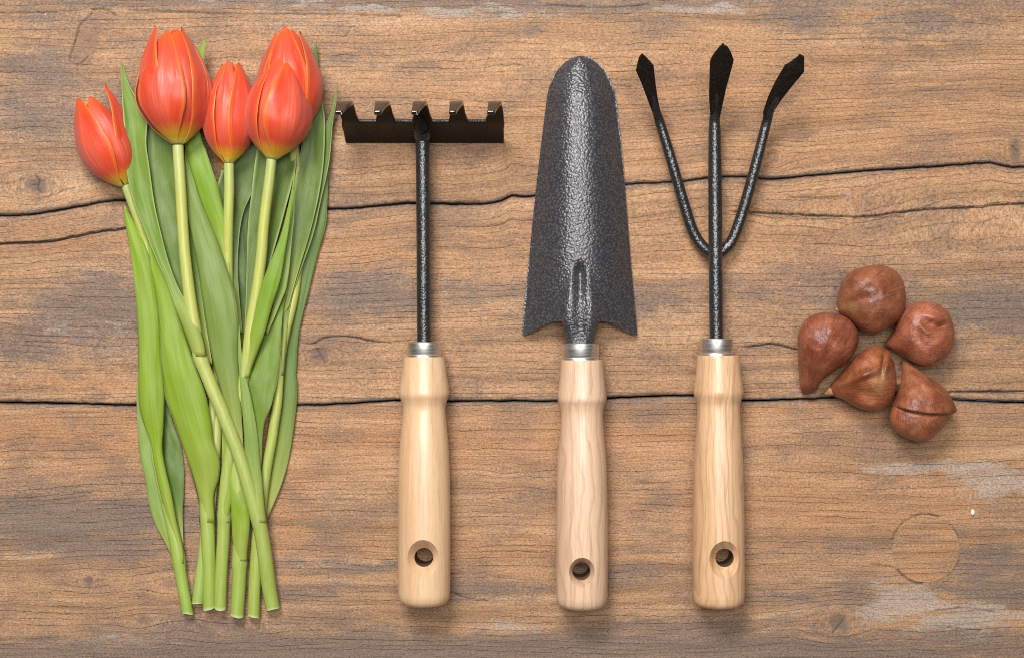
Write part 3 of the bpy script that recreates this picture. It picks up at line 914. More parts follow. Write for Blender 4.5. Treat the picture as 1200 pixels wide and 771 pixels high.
def bloom(parent, base, tip, zb, zt, R, petals, scale_top=1.0):
    B, T = pt(base[0], base[1], zb), pt(tip[0], tip[1], zt)
    a = T - B
    Ln = np.linalg.norm(a)
    a /= Ln
    up = np.array([0, 0, 1.0])
    side = np.cross(a, up)
    side /= np.linalg.norm(side)            # to the right when looking down with the tip up
    nrm = np.cross(side, a)
    for i, pd in enumerate(petals):
        phi, rs, ls, ws, tilt, curl = pd[:6]
        m, k = 44, 25
        t = np.linspace(0, 1, m)
        u = np.linspace(-1, 1, k)
        rp = np.interp(t, *zip(*RP))
        rp = np.convolve(np.pad(rp, 2, 'edge'), np.ones(5) / 5, 'valid')
        rp[0] = 0.10
        rad = rp * R * S * rs
        wp = np.interp(t, *zip(*WP)) * ws
        hl = t * Ln * ls
        ang = np.radians(phi) + np.radians(wp)[:, None] * u[None, :]
        bulge = 1 + (0.10 + curl) * (np.abs(u)[None, :] ** 3) * smooth(0.12, 0.5, t)[:, None]
        crease = 1 + 0.035 * np.exp(-(u / 0.10) ** 2)[None, :] * smooth(0.1, 0.4, t)[:, None] * (1 - smooth(.7, 1, t))[:, None]
        sd = int(abs(phi)) + i * 13 + int(base[0])
        wavy = 1 + (fbm(t[:, None] * 4 + sd, u[None, :] * 2.5 + 7, 600 + sd % 17, 2) - 0.5) * 0.10 * smooth(0.1, 0.4, t)[:, None]
        rr_ = rad[:, None] * bulge * crease * wavy
        # tip pulled in at the middle, edges a little lower
        hh = hl[:, None] - 0.02 * Ln * np.abs(u)[None, :] ** 2 * smooth(.6, 1, t)[:, None]
        x_, y_ = rr_ * np.sin(ang), rr_ * np.cos(ang)
        if tilt:
            ta = math.radians(tilt)
            dvec = np.array([math.sin(math.radians(phi)), math.cos(math.radians(phi))])
            amt = ta * smooth(0.05, 0.9, t)[:, None]
            x_ = x_ + dvec[0] * np.sin(amt) * hh
            y_ = y_ + dvec[1] * np.sin(amt) * hh
            hh = hh * np.cos(amt)
        g = B + x_[..., None] * side + y_[..., None] * nrm + hh[..., None] * a
        g[..., 2] = np.maximum(g[..., 2], 1.5 * S)
        m_, k_ = g.shape[:2]
        # outward normals for a thin double sided petal
        nr = np.cross(np.gradient(g, axis=0), np.gradient(g, axis=1))
        nr /= np.maximum(np.linalg.norm(nr, axis=-1, keepdims=True), 1e-12)
        ctr = B + hh[..., None] * a
        if ((g - ctr) * nr).sum() < 0:
            nr = -nr
        V = np.vstack([g.reshape(-1, 3), (g - nr * 0.6 * S).reshape(-1, 3)])
        _, F = shell(g, 0.001)
        uv = np.stack(np.broadcast_arrays(u[None, :], t[:, None], np.zeros((m, k))), -1).reshape(-1, 3)
        o = mesh_obj("petal", V, F, M_PETAL, parent, {"pt": ('FLOAT_VECTOR', np.vstack([uv, uv]))})
        fix_normals(o)


GR = "cut red tulips lying in a bunch"
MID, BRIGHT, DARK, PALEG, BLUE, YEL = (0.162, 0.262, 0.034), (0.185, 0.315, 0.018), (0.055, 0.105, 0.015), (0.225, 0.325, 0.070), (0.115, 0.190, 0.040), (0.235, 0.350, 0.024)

# leftmost leaning tulip
t1 = empty("tulip", 200, 470, "small red tulip leaning left with one petal sticking out, leftmost flower", "tulip", GR)
bloom(t1, (147.0, 219), (99, 113), 26, 36, 30.5,
      [(170, .96, .96, .9, 0, 0), (-38, 1.04, 1.0, .78, 0, 0.0), (40, .96, .965, .70, 1, -.05), (84, .86, 1.05, .74, 9.5, -0.03), (-100, .93, .97, .9, 0, 0), (-150, .9, .9, .9, 0, 0)])
stem(t1, [(147, 217, 26), (150, 226, 24), (159, 249, 18), (167, 274, 13), (173, 297, 10), (178, 380, 9), (181, 470, 9.5), (184, 528, 10), (195, 585, 10), (207, 640, 10), (213, 680, 9.5), (220.5, 719, 9)],
     [5.2, 4.8, 5, 6, 7, 7.2, 7.2, 6.6], (0.93, 1.02, 0.9), [0.88])
leaf(t1, [(162, 440), (160, 460), (161, 495), (163, 528), (169, 557), (175, 592), (181, 612), (192, 633), (205, 658)],
     [(163, 440), (172, 462), (180, 495), (186, 528), (192, 560), (199, 592), (204, 620), (207, 640), (208, 660)], [6, 6, 7, 8, 9, 9], PALEG, 2.5, -2, label="pale outer leaf folded against the table")
leaf(t1, [(190, 455), (190, 490), (191, 520), (194, 550), (200, 580), (207, 610), (212, 640)],
     [(194, 455), (202, 493), (212, 522), (215, 545), (215.5, 577), (214, 600), (215, 640)], [4, 4, 4, 5, 7, 8], BLUE, 2.0, 1)
leaf(t1, [(145.5, 240), (146, 258), (153, 297), (158, 340), (161, 380), (162, 420), (162, 455), (164, 480), (170, 500), (177, 520), (181, 545), (188, 578), (196, 612), (206, 640), (209, 660)],
     [(145.5, 240), (159, 264), (174, 299), (183, 340), (188, 380), (190, 420), (192.5, 455), (192.5, 480), (191.5, 505), (190, 526), (194, 548), (201, 578), (208, 612), (215, 640), (217, 660)],
     [12, 19, 20, 19, 18, 18, 18, 17, 17], YEL, 5, -1, wave=.6, wrap=(9.5, 7.2))

# centre tulip, three in front: flower two, big
t2 = empty("tulip", 240, 430, "largest red tulip with long pale stem crossing the bunch, second flower from the left", "tulip", GR)
bloom(t2, (209, 171), (202, 30), 50, 52, 41.5,
      [(-62, .94, 1.0, .74, 3.0, -0.05), (-14, 1.045, .945, .55, 0, -0.05), (84, 1.03, .985, .66, -1.5, 0.0), (34, .94, .95, .7, 0, -.05), (-128, 1.0, .93, .75, 0, 0), (180, .93, .985, .8, -2, 0), (130, .95, .96, .8, -1, 0)])
stem(t2, [(208.5, 170, 50), (210, 200, 49), (213, 250, 47), (217, 300, 45), (223, 350, 43), (229, 390, 41), (234, 416, 39), (246, 448, 37), (263, 488, 34), (277, 525, 31), (289, 562, 28), (299, 596, 24), (304, 614, 22), (311, 655, 17), (316, 690, 12), (319.5, 714, 10)],
     [6.3, 6.3, 6.4, 6.8, 7.4, 7.6, 7.8, 7.8, 8.2, 8.6, 8.4], (1.0, 1.0, 1.05), [0.455, 0.81])
leaf(t2, [(142, 68), (142.5, 100), (145.5, 145), (148, 190), (151, 216), (160, 246), (172, 276), (183, 303), (196, 332), (208, 369), (218, 396), (226, 418)],
     [(142, 68), (151, 100), (163, 120), (172, 138), (171, 168), (175, 198), (180, 235), (186, 264), (197, 306), (209, 338), (220, 356), (232, 378), (239.5, 400), (242.3, 417)],
     [36, 40, 42, 40, 38, 40, 46, 53, 52], MID, -4, -1, wave=.5, wrap=(41.0, 7.2), label="pointed leaf lying over the leftmost flower")
leaf(t2, [(280, 375), (279, 410), (280.5, 440), (283, 470), (286, 510), (287, 545), (290, 580), (295, 612)],
     [(280, 375), (283.5, 415), (288, 440), (295, 468), (302, 510), (306, 550), (310, 585), (313, 612)], [33, 34, 33, 31, 28, 26, 25], PALEG, 4, 0, wrap=(22.5, 8.4))

# narrow centre flower
t3 = empty("tulip", 270, 460, "narrow red tulip between the two big ones, with a visible inner petal stripe", "tulip", GR)
bloom(t3, (268, 193), (270, 70), 36, 38, 30,
      [(178, 1, .96, .9, 0, 0), (56, 1.04, .965, .68, 1.5, -0.02), (-66, 1.04, .955, .62, -0.5, -0.02), (-4, .96, .985, .56, 0, -.05), (-125, .95, .95, .8, -1, 0), (120, .95, .94, .8, -1, 0), (178, .9, .98, .7, -2, 0)])
stem(t3, [(268, 192, 36), (268.5, 220, 34), (267.5, 260, 30), (267, 310, 22), (270, 380, 14), (273, 450, 12), (277, 540, 12), (281, 610, 11), (281, 660, 10), (278, 720, 9)],
     [5.8, 5.8, 6, 6.5, 7.5, 8.4, 8.6, 8.4, 8.0], (0.98, 1.02, 0.95), [0.885])
leaf(t3, [(214, 160), (217, 172), (215, 215), (221, 260), (231, 310), (236, 345), (242, 385), (250, 425), (258, 455), (266, 485), (274, 515), (283, 545)],
     [(214, 160), (221, 190), (229, 216), (235, 235), (254, 281), (271, 330), (277, 354), (279.5, 382), (279.5, 410), (280.5, 440), (283.5, 490), (286.5, 545)],
     [34, 36, 35, 34, 33, 32, 30, 26], (0.190, 0.270, 0.058), 5, 0, wave=.5, label="broad glaucous leaf in the middle of the bunch")
leaf(t3, [(266, 500), (267, 530), (268, 560), (270, 590), (272, 625), (273, 657)], [(266, 500), (274, 530), (282, 560), (289, 585), (293, 605), (290, 657)], [13, 15, 17, 18, 18, 18], YEL, 4, 0, wrap=(11, 8.4))

# right front flower
t4 = empty("tulip", 300, 400, "front right red tulip overlapping the flower behind it", "tulip", GR)
bloom(t4, (319, 188), (334, 66), 46, 50, 36.5,
      [(178, 1, .97, .9, 0, 0), (42, 1.05, .97, .80, 0.5, -0.02), (-68, 1.03, .96, .58, 0.0, -0.02), (-12, .96, 1.0, .62, 0, -.05), (-130, .95, .95, .8, -1, 0), (125, .95, .96, .8, -1, 0)])
stem(t4, [(318.5, 187, 46), (316, 210, 44), (311, 248, 41), (306, 300, 38), (301, 340, 35), (294, 382, 32), (289, 424, 29), (280, 470, 24), (270, 530, 17), (264, 580, 12), (262, 620, 10), (258, 711, 9)],
     [5.8, 6.2, 6.4, 6.6, 7, 7.4, 7.6, 7.2], (1.0, 1.0, 1.0), [0.62, 0.80])
leaf(t4, [(346, 190), (343, 215), (338, 240), (328, 278), (310, 324), (303, 345), (298, 369), (291, 402), (286.5, 430), (284, 442)],
     [(346, 190), (345, 215), (341, 250), (336, 285), (328, 330), (319, 359), (311, 388), (304, 408), (296, 430), (293, 442)], [42, 43, 43, 42, 41, 38, 35], BRIGHT, 4, 0, wrap=(29, 6.0), label="narrow vivid green leaf beside the pale stem")
leaf(t4, [(304, 150), (299, 190), (295, 225), (290.5, 268), (288.5, 340), (286.5, 388), (285.5, 414), (285, 430)],
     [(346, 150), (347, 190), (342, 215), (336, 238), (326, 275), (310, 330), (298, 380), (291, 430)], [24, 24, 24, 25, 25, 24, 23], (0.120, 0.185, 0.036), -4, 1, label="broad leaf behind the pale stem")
leaf(t4, [(261, 495), (260, 520), (260, 545), (259, 580), (256.5, 612)], [(261, 495), (267, 520), (270, 545), (271, 580), (270, 612)], [17, 18, 18, 18, 17], YEL, 3, 0, wrap=(10, 7.4))

# behind right flower
t5 = empty("tulip", 345, 400, "red tulip tucked behind the front right one, farthest right of the bunch", "tulip", GR)
bloom(t5, (342, 160), (336, 33), 30, 34, 37,
      [(178, 1, .98, .9, 0, 0), (0, 1.0, 1.0, .60, 0, -.04), (80, 1.03, .97, .60, 1, -0.01), (-70, 1.03, .96, .62, 0, -0.02), (42, .94, .97, .6, 0, -.04), (-125, .93, .94, .8, 0, 0)])
stem(t5, [(342, 160, 28), (347, 200, 14), (352, 260, 10), (347, 330, 10), (334.5, 388, 13), (328, 430, 14), (325, 470, 14), (319, 510, 13), (311, 555, 12), (305, 605, 10), (301, 650, 9), (297, 722, 8.5)],
     [6, 6, 6, 6, 5.6, 5.8, 6.2, 7.2, 7.2], (1.02, 1.0, .95), [0.84])
leaf(t5, [(371, 47), (368, 60), (367, 80), (366, 130), (362, 200), (352, 280), (345, 340), (338, 385), (334, 420), (331, 450), (327, 490), (318, 550), (309, 605)],
     [(371, 47), (372, 60), (373.5, 80), (380, 130), (384.5, 200), (383.5, 240), (382, 264), (370, 307), (362, 340), (350.5, 388), (348, 425), (347, 440), (348.5, 452), (347, 480), (339, 534), (329, 570), (312, 610)],
     [10, 9, 8, 7, 6, 6, 6, 6], BLUE, 2, 0, wave=.5, label="long bluish outer leaf along the right of the bunch")
leaf(t5, [(395.5, 98), (388, 130), (376, 165), (360, 230), (346, 300), (336, 345), (331, 372), (329, 400), (324, 440)],
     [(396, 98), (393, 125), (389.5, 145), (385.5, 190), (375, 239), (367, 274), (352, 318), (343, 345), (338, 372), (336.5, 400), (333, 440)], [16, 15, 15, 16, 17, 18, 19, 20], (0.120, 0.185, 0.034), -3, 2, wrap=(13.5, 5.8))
leaf(t5, [(368.5, 77), (364, 95), (362, 115), (352, 180), (343, 240), (340, 290), (333, 340), (329, 375)],
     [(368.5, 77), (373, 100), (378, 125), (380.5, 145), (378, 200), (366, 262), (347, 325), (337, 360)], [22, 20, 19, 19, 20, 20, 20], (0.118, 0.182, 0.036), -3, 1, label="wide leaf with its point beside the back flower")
leaf(t5, [(344, 214), (342, 240), (337, 280), (327, 330), (320, 360), (311, 389)], [(344, 214), (345.5, 241), (342.5, 278), (337, 330), (331, 350), (313, 392)], [30, 31, 31, 31, 30], PALEG, 2, 2)
leaf(t5, [(334, 345), (322, 370), (311, 390), (295, 430), (289.5, 445), (293, 470), (298, 510), (302, 550), (303, 580)],
     [(336, 345), (331, 369), (328, 418), (325, 448), (321, 462), (317, 478), (309, 500), (306, 550), (305, 580)], [24, 25, 26, 26, 25, 24, 22], (0.165, 0.260, 0.034), 3, 2, wave=.8)

# tulip whose flower is hidden deep in the bunch
t6 = empty("tulip", 245, 560, "tulip with a broad lower leaf, its flower hidden deep in the bunch", "tulip", GR)
bloom(t6, (263, 199), (268, 145), 11, 11, 12, [(0, 1, 1, 1, 0, 0), (120, 1, 1, 1, 0, 0), (-120, 1, 1, 1, 0, 0)])
stem(t6, [(263, 200, 11), (263, 300, 10), (256, 420, 10), (247, 510, 11), (241, 565, 12), (242, 590, 12), (243, 611, 12), (245, 660, 11.5), (245.5, 712, 10)], [5, 5.5, 6, 6.5, 7.2, 8.2, 7.6], (0.95, 1.0, 0.9), [0.795])
leaf(t6, [(174, 231), (174, 268), (176, 307), (182, 340), (186, 380), (188, 420), (192, 455), (194, 468), (202, 489), (212, 518), (222, 547), (229.5, 573), (233, 590), (233.5, 612)],
     [(174, 231), (181, 268), (192, 307), (202, 340), (214, 380), (226, 420), (239, 455), (244, 475), (248, 495), (250, 515), (257.5, 540), (256.5, 562), (251.5, 580), (252.5, 612)],
     [30, 29, 27, 26, 25, 24, 24, 22, 21, 20], YEL, 4, 0, wave=.6, wrap=(12, 8.5), label="broad yellow green leaf narrowing to its stem")
leaf(t6, [(168, 120), (172, 150), (174, 190), (178, 230), (186, 270), (198, 310), (212, 345), (228, 385), (243, 425)],
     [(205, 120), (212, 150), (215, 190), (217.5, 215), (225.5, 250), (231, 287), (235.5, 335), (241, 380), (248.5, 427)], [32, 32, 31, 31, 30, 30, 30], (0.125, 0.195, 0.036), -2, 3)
leaf(t6, [(241, 45), (232, 58), (225, 80), (214, 130), (217, 175), (226, 215), (240, 250), (255, 290), (266, 330)],
     [(241.5, 45), (240, 60), (238, 90), (234, 150), (242, 178), (249, 200), (255, 218), (262.5, 250), (267, 283), (270, 330)], [24, 26, 28, 30, 30, 29, 27], BRIGHT, 3, 1, label="vivid green leaf with its point showing above the flowers")
leaf(t6, [(300, 160), (280, 180), (262, 200), (255, 222), (260, 262), (268, 310), (273, 350), (280, 390)],
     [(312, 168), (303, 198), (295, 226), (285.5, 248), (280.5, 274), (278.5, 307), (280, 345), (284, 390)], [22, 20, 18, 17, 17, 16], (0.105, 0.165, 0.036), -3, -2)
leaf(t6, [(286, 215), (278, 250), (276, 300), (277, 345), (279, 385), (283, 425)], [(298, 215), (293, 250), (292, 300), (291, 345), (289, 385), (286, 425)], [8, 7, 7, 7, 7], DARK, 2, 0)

# the seventh cut end
t7 = empty("tulip", 236, 640, "tulip showing only its pale cut stem end, wedged left of the broad-leaved stem", "tulip", GR)
stem(t7, [(258, 430, 9), (254, 500, 9), (246, 590, 8), (240, 640, 8), (236, 670, 8), (232, 707, 8)], [6, 7, 7, 7, 6.8], (1.02, 1.02, 1.25))


# ------------------------------------------------------------------ tools
def handle(parent, prof, cx, zc, hole, mat):
    """turned handle from (y, half width) pairs with a countersunk hanging hole bored through it"""
    ys = np.array([p[0] for p in prof], float)
    rs = np.array([p[1] for p in prof], float)
    d = catmull(np.stack([ys, rs, ys * 0], -1), 150)
    c0 = pt(cx, ys[0], zc)
    seg = 112
    a = np.linspace(0, 2 * np.pi, seg, endpoint=False)
    rings = []
    k = (DPX - zc) / DPX
    for y, r, _ in d:
        c = pt(cx, y, zc)
        rr_ = max(r, 0.05) * k * S
        rings.append(np.stack([c[0] + rr_ * np.cos(a), np.full(seg, c[1]), c[2] + rr_ * np.sin(a)], -1))
    V = np.vstack(rings)
    F = [tuple(int(q) for q in f) for f in grid_faces(len(d), seg, True)]
    F.append(tuple(range(seg)))
    F.append(tuple(range((len(d) - 1) * seg, len(d) * seg))[::-1])
    o = mesh_obj("handle", V, F, mat, parent)
    fix_normals(o)
    # cutter: straight bore with a cone at both mouths
    hx, hy, hr, csr = hole
    cc = pt(hx, hy, zc)
    rmax = np.interp(hy, ys, rs) * S
    rt = rmax / S
    prof_z = [(-rt * 1.3, hr * 1.2), (-rt * 0.9, hr), (rt - csr * 1.35 + hr * 0.62, hr), (rt * 1.01, csr * 1.33), (rt * 1.4, csr * 1.33 + rt * 0.47)]
    prof_z = [(z * S, r * S) for z, r in prof_z]
    cs = 56
    b = np.linspace(0, 2 * np.pi, cs, endpoint=False)
    CV = np.vstack([np.stack([cc[0] + r * np.cos(b), cc[1] + r * np.sin(b), np.full(cs, cc[2] + z)], -1) for z, r in prof_z])
    CF = [tuple(int(q) for q in f) for f in grid_faces(len(prof_z), cs, True)]
    CF.append(tuple(range(cs))[::-1])
    CF.append(tuple(range((len(prof_z) - 1) * cs, len(prof_z) * cs)))
    cut = mesh_obj("cutter", CV, CF, mat, parent)
    fix_normals(cut)
    md = o.modifiers.new("bore", 'BOOLEAN')
    md.operation, md.solver, md.object = 'DIFFERENCE', 'EXACT', cut
    dg = bpy.context.evaluated_depsgraph_get()
    dg.update()
    me = bpy.data.meshes.new_from_object(o.evaluated_get(dg))
    o.modifiers.clear()
    old = o.data
    o.data = me
    me.name = "handle"
    bpy.data.objects.remove(cut)
    bpy.data.meshes.remove(old)
    me.polygons.foreach_set("use_smooth", np.ones(len(me.polygons), dtype=bool))
    me.set_sharp_from_angle(angle=math.radians(35))
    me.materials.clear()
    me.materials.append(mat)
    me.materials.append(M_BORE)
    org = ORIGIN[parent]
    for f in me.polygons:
        f.material_index = 1 if math.hypot(f.center.x + org[0] - cc[0], f.center.y + org[1] - cc[1]) < hr * S * 1.02 else 0  # bore faces get the wood with hole shade painted in
    return o


def ferrule(parent, cx, y0, y1, r, zc):
    prof = [(y0, r * .80), (y0, r * .96), (y0 + 1.0, r), (y1 - 3.2, r), (y1 - 2.4, r * .975), (y1 - 1.6, r), (y1 + 1, r), (y1 + 1, r * .7)]
    a = np.linspace(0, 2 * np.pi, 64, endpoint=False)
    V = np.vstack([np.stack([pt(cx, y, zc)[0] + q * S * np.cos(a), np.full(64, pt(cx, y, zc)[1]), zc * S + q * S * np.sin(a)], -1) for y, q in prof])
    o = mesh_obj("ferrule", V, [tuple(int(q) for q in f) for f in grid_faces(len(prof), 64, True)], M_FERRULE, parent, smooth_angle=35)
    fix_normals(o)
    return o


def bar(parent, name, pts, radii, mat, n=60, seg=24):
    p = catmull([tuple(q) for q in pts], n)
    r = np.interp(np.linspace(0, 1, n), np.linspace(0, 1, len(radii)), radii)
    V, F, _ = tube(pt(p[:, 0], p[:, 1], p[:, 2]), r * S, seg)
    o = mesh_obj(name, V, F, mat, parent, smooth_angle=50)
    fix_normals(o)
    return o


def sheet(parent, name, rows, thick, mat, k=9, n=None, bevel=0.0, dish=0.0):
    """plate through rows of (left x, right x, y, z) in photo px"""
    r = np.asarray(rows, float)
    n = n or len(r) * 5
    if len(r) > 2:
        q = catmull(np.stack([r[:, 2], r[:, 3], r[:, 0], r[:, 1]], -1), n)
        yy, zz, lx, rx = q.T
    else:
        t = np.linspace(0, 1, n)
        lx, rx, yy, zz = [r[0, i] * (1 - t) + r[1, i] * t for i in range(4)]
    u = np.linspace(0, 1, k)
    px = lx[:, None] * (1 - u) + rx[:, None] * u
    g = pt(px, np.broadcast_to(yy[:, None], px.shape), np.broadcast_to(zz[:, None], px.shape) + dish * (1 - (2 * u - 1) ** 2)[None, :])
    V, F = shell(g, thick * S)
    o = mesh_obj(name, V, F, mat, parent)
    fix_normals(o)
    o.data.set_sharp_from_angle(angle=math.radians(40))
    if bevel:
        b = o.modifiers.new("bevel", 'BEVEL')
        b.width, b.segments, b.limit_method, b.angle_limit = bevel * S, 2, 'ANGLE', math.radians(45)
        b.harden_normals = False
    return o


def plate(parent, name, L, R, thick, mat, k=11, n=44, bevel=0.0, dish=0.0):
    """plate between two edge lines of (x, y, z), corners kept"""
    def lin(p):
        p = np.asarray(p, float)
        s = np.r_[0, np.cumsum(np.linalg.norm(np.diff(p, axis=0), axis=1))]
        s /= s[-1]
        t = np.linspace(0, 1, n)
        q = np.stack([np.interp(t, s, p[:, i]) for i in range(3)], -1)
        return q
    l, r = lin(L), lin(R)
    u = np.linspace(0, 1, k)[None, :, None]
    q = l[:, None] * (1 - u) + r[:, None] * u
    g = pt(q[..., 0], q[..., 1], q[..., 2] + dish * (1 - (2 * u[..., 0] - 1) ** 2))
    V, F = shell(g, thick * S)
    o = mesh_obj(name, V, F, mat, parent)
    fix_normals(o)
    o.data.set_sharp_from_angle(angle=math.radians(40))
    if bevel:
        b = o.modifiers.new("bevel", 'BEVEL')
        b.width, b.segments, b.limit_method, b.angle_limit = bevel * S, 2, 'ANGLE', math.radians(50)
    return o


ZH = 31.0
# hand rake
rake = empty("hand_rake", 497, 420, "small five tined black hand rake with a glossy honey wooden handle", "hand rake")
handle(rake, [(418, 20), (418.3, 23), (420, 24), (440, 27), (453, 28.9), (460, 29.6), (464, 29.0), (469, 26.9), (477, 24.9), (492, 25.8), (520, 28.6), (560, 30.2), (600, 30.7), (650, 30.7), (690, 30.6), (699, 29.8), (704, 27.5), (707.5, 23), (708, 18)],
       497, ZH, (497.5, 650.5, 10.8, 17.0), M_H1)
ferrule(rake, 497, 400.5, 418, 19.3, ZH)
bar(rake, "shaft", [(497, 404, ZH), (496.5, 330, ZH), (496, 250, ZH), (495, 160, ZH), (495, 155, ZH)], [8.1, 8.1, 8.1, 8.1], M_SHAFT)
bar(rake, "weld_collar", [(495, 166, ZH), (495, 162, ZH), (495, 159, ZH + 2), (494.8, 156, ZH + 5), (494.5, 153, ZH + 8)], [8.0, 8.6, 9.8, 10.2, 9.4], M_SHAFT, 24)
head = sheet(rake, "rake_head", [(405, 590.5, 168.5, 3), (403.5, 590.5, 161, 13), (402, 590.5, 152, 30), (401, 590.5, 144, 48)], 4.5, M_HEAD, 40, 16, 1.4)
for (l0, r0), (l1, r1), (l2, r2) in (((401, 418), (395.5, 414), (392.8, 401.5)), ((442.5, 461), (439.8, 457), (438.5, 447)), ((485, 504.5), (484, 500.5), (482.2, 490)),
                                    ((528, 546), (526.8, 543), (526.3, 534.5)), ((571, 590.5), (571.8, 588), (571, 579.5))):
    o = sheet(head, "tine", [(l0 + 1, r0 - 1, 154.5, 27.5), (l0 - .5, r0 + .5, 148, 41), (l0 - 2.0 * (l0 > 410), r0 + 2.0 * (r0 < 580), 143.6, 49.8), (l0 * .6 + l1 * .4, r0 * .85 + r1 * .15, 137, 60), (l1 * .8 + l0 * .2, r1 * .6 + r0 * .4, 130, 71), (l1, r1, 125.2, 80), (l1 * .95 + l2 * .05, r1 * .95 + r2 * .05, 123.8, 85), (l1 * .8 + l2 * .2, r1 * .75 + r2 * .25, 125.6, 91), (l2 * .6 + l1 * .4, r1 * .35 + r2 * .65, 130, 100), (l2, r2, 135.5, 110)],
              5.0, M_HEAD, 9, 34, 1.3)
    o.data.materials.append(M_TINE)                      # the bent tips are rubbed shiny
    for f in o.data.polygons:
        f.material_index = 1 if f.center.z > 83 * S else 0
bar(rake, "weld", [(494.5, 152, 36), (493.8, 149, 42), (493, 143, 53), (491, 136, 62)], [8.0, 8.0, 5.6, 1.5], M_HEAD, 24, 20)

# hand trowel
trowel = empty("hand_trowel", 680, 420, "black hammered hand trowel with a broad pointed blade and pale ash handle", "hand trowel")
handle(trowel, [(421.5, 20), (421.8, 23.5), (424, 24.5), (445, 26.6), (459, 28.2), (466, 28.9), (470, 28.2), (475, 26.2), (485, 24.6), (505, 25.6), (540, 28.6), (580, 29.8), (630, 30.2), (690, 30.2), (702, 29.6), (708, 27), (711.5, 22), (712, 17)],
       682, ZH, (680.5, 666, 10.2, 13.2), M_H2)
ferrule(trowel, 680, 402, 421, 21.5, ZH)


def trowel_z(x, y):
    """height of the blade face (px) at real photo position"""
    v = (y - 66) / 330.0
    ctr = 680.0
    half = np.interp(y, [66, 72, 82, 109, 139, 188, 247, 316, 393], [3, 16, 27, 39.5, 43, 49, 54.5, 60.5, 67.5])
    u = np.clip(np.abs(x - ctr) / half, 0, 1)
    crown = np.interp(y, [66, 110, 200, 300, 400], [10, 24, 33, 36, 34])
    base = 5 + crown * np.cos(u ** 1.25 * np.pi / 2) ** 1.15
    s = smooth(300, 372, y)
    hw = 9 + 19 * s
    q = np.exp(-((x - ctr) / (hw * 0.92)) ** 4)
    base = base + s * 11 * q
    s2 = smooth(303, 322, y)
    base = base - s2 * (9.5 - 5.0 * s) * np.exp(-((x - ctr + 0.5) / (5.0 + 4.0 * s)) ** 2)
    return base


TL = [(680, 65.6), (668, 68.5), (654, 82), (646.5, 95), (642, 109), (638, 138.6), (632, 188), (625.5, 247), (618.6, 316), (613.5, 365), (611.6, 391)]
TR = [(680, 65.6), (693, 68.5), (708, 82), (715.5, 95), (720.6, 109), (724.5, 138.6), (730, 188), (734.5, 247), (740, 316), (744.5, 365), (746.8, 391)]
n, k = 190, 91
ts = np.r_[np.linspace(0, 0.12, 40, endpoint=False) ** 1.0, np.linspace(0.12, 1, n - 40)]
l, r = catmull(TL, n, ts), catmull(TR, n, ts)
u = np.linspace(-1, 1, k)
bx = l[:, None, 0] * (1 - u) / 2 + r[:, None, 0] * (1 + u) / 2
by = l[:, None, 1] * (1 - u) / 2 + r[:, None, 1] * (1 + u) / 2
au = np.abs(u)
edge_y = np.interp(au, [0, .30, .44, .55, .75, .93, 0.98, 1.0], [-14.5, -14.5, -14.5, -12.5, -5, 1.5, 2.0, 0])
by = by + edge_y[None, :] * smooth(0.80, 1.0, ts)[:, None] ** 1.5
g = pt(bx, by, trowel_z(bx, by))
V, F = shell(g, 3.2 * S)
o = mesh_obj("blade", V, F, M_BLADE, trowel)
fix_normals(o)
o.data.set_sharp_from_angle(angle=math.radians(50))
# neck: the blade rolled into a socket that runs into the ferrule
yy = np.linspace(355, 406, 40)
hw = np.interp(yy, [355, 372, 377, 382, 390, 398, 406], [19, 22, 22, 21, 19.3, 17.5, 17])
un = np.linspace(-1, 1, 41)
nx_ = 679.5 + un[None, :] * hw[:, None]
ny_ = np.broadcast_to(yy[:, None], nx_.shape)
zt_ = trowel_z(nx_, np.minimum(ny_, 376)) + 0.35
blend = smooth(372, 404, ny_)
grv = 3.5 * np.exp(-((nx_ - 679.5) / 7.5) ** 2) * (1 - 0.35 * blend)
rnd = ZH - 2 + np.sqrt(np.clip(1 - un[None, :] ** 2, 0, 1)) * 18.0 - grv
zn = zt_ * (1 - blend) + rnd * blend
zn = zn - 1.5 * smooth(.82, 1, np.abs(un))[None, :] * smooth(368, 378, ny_)
V, F = shell(pt(nx_, ny_, zn), 3.0 * S)
o = mesh_obj("neck", V, F, M_BLADE, trowel)
fix_normals(o)
o.data.set_sharp_from_angle(angle=math.radians(50))

# hand cultivator
cult = empty("hand_cultivator", 840, 420, "three pronged black hand cultivator with a striped ash wooden handle", "hand cultivator")
handle(cult, [(416, 20), (416.3, 23.5), (418.5, 24.8), (440, 27), (452, 28.6), (459, 29.3), (463, 28.7), (468, 26.8), (476, 25.0), (498, 25.9), (540, 28.6), (590, 30), (640, 30.4), (690, 30.5), (700, 30), (706, 28), (709.5, 23), (710, 18)],
       842, ZH, (847, 651, 10.5, 16.5), M_H3)
ferrule(cult, 839.5, 396.5, 416, 19, ZH)
bar(cult, "shaft", [(839.5, 400, ZH), (838.5, 300, ZH - 1), (837.8, 200, ZH - 3), (837.5, 150, ZH - 2), (837.5, 136, ZH + 2), (839, 122, 42), (840, 108, 54)], [7.9, 7.9, 7.9, 7.9, 7.9, 7.2, 4.0], M_SHAFT, 80)
plate(cult, "prong_tip", [(834, 140, 34), (832, 132, 39), (831, 118, 48), (831, 104, 60), (831.5, 85, 74), (832, 72, 84), (837, 62.5, 91), (842, 56, 95.2), (844, 53.6, 96.5)], [(843, 140, 34), (845, 132, 39), (848, 118, 48), (851, 104, 60), (856, 86, 74), (860, 71, 84), (857, 62.5, 91), (853.5, 56, 95.2), (851.5, 53.6, 96.5)], 7.0, M_HEAD, 13, 60, 1.6, 2.0)
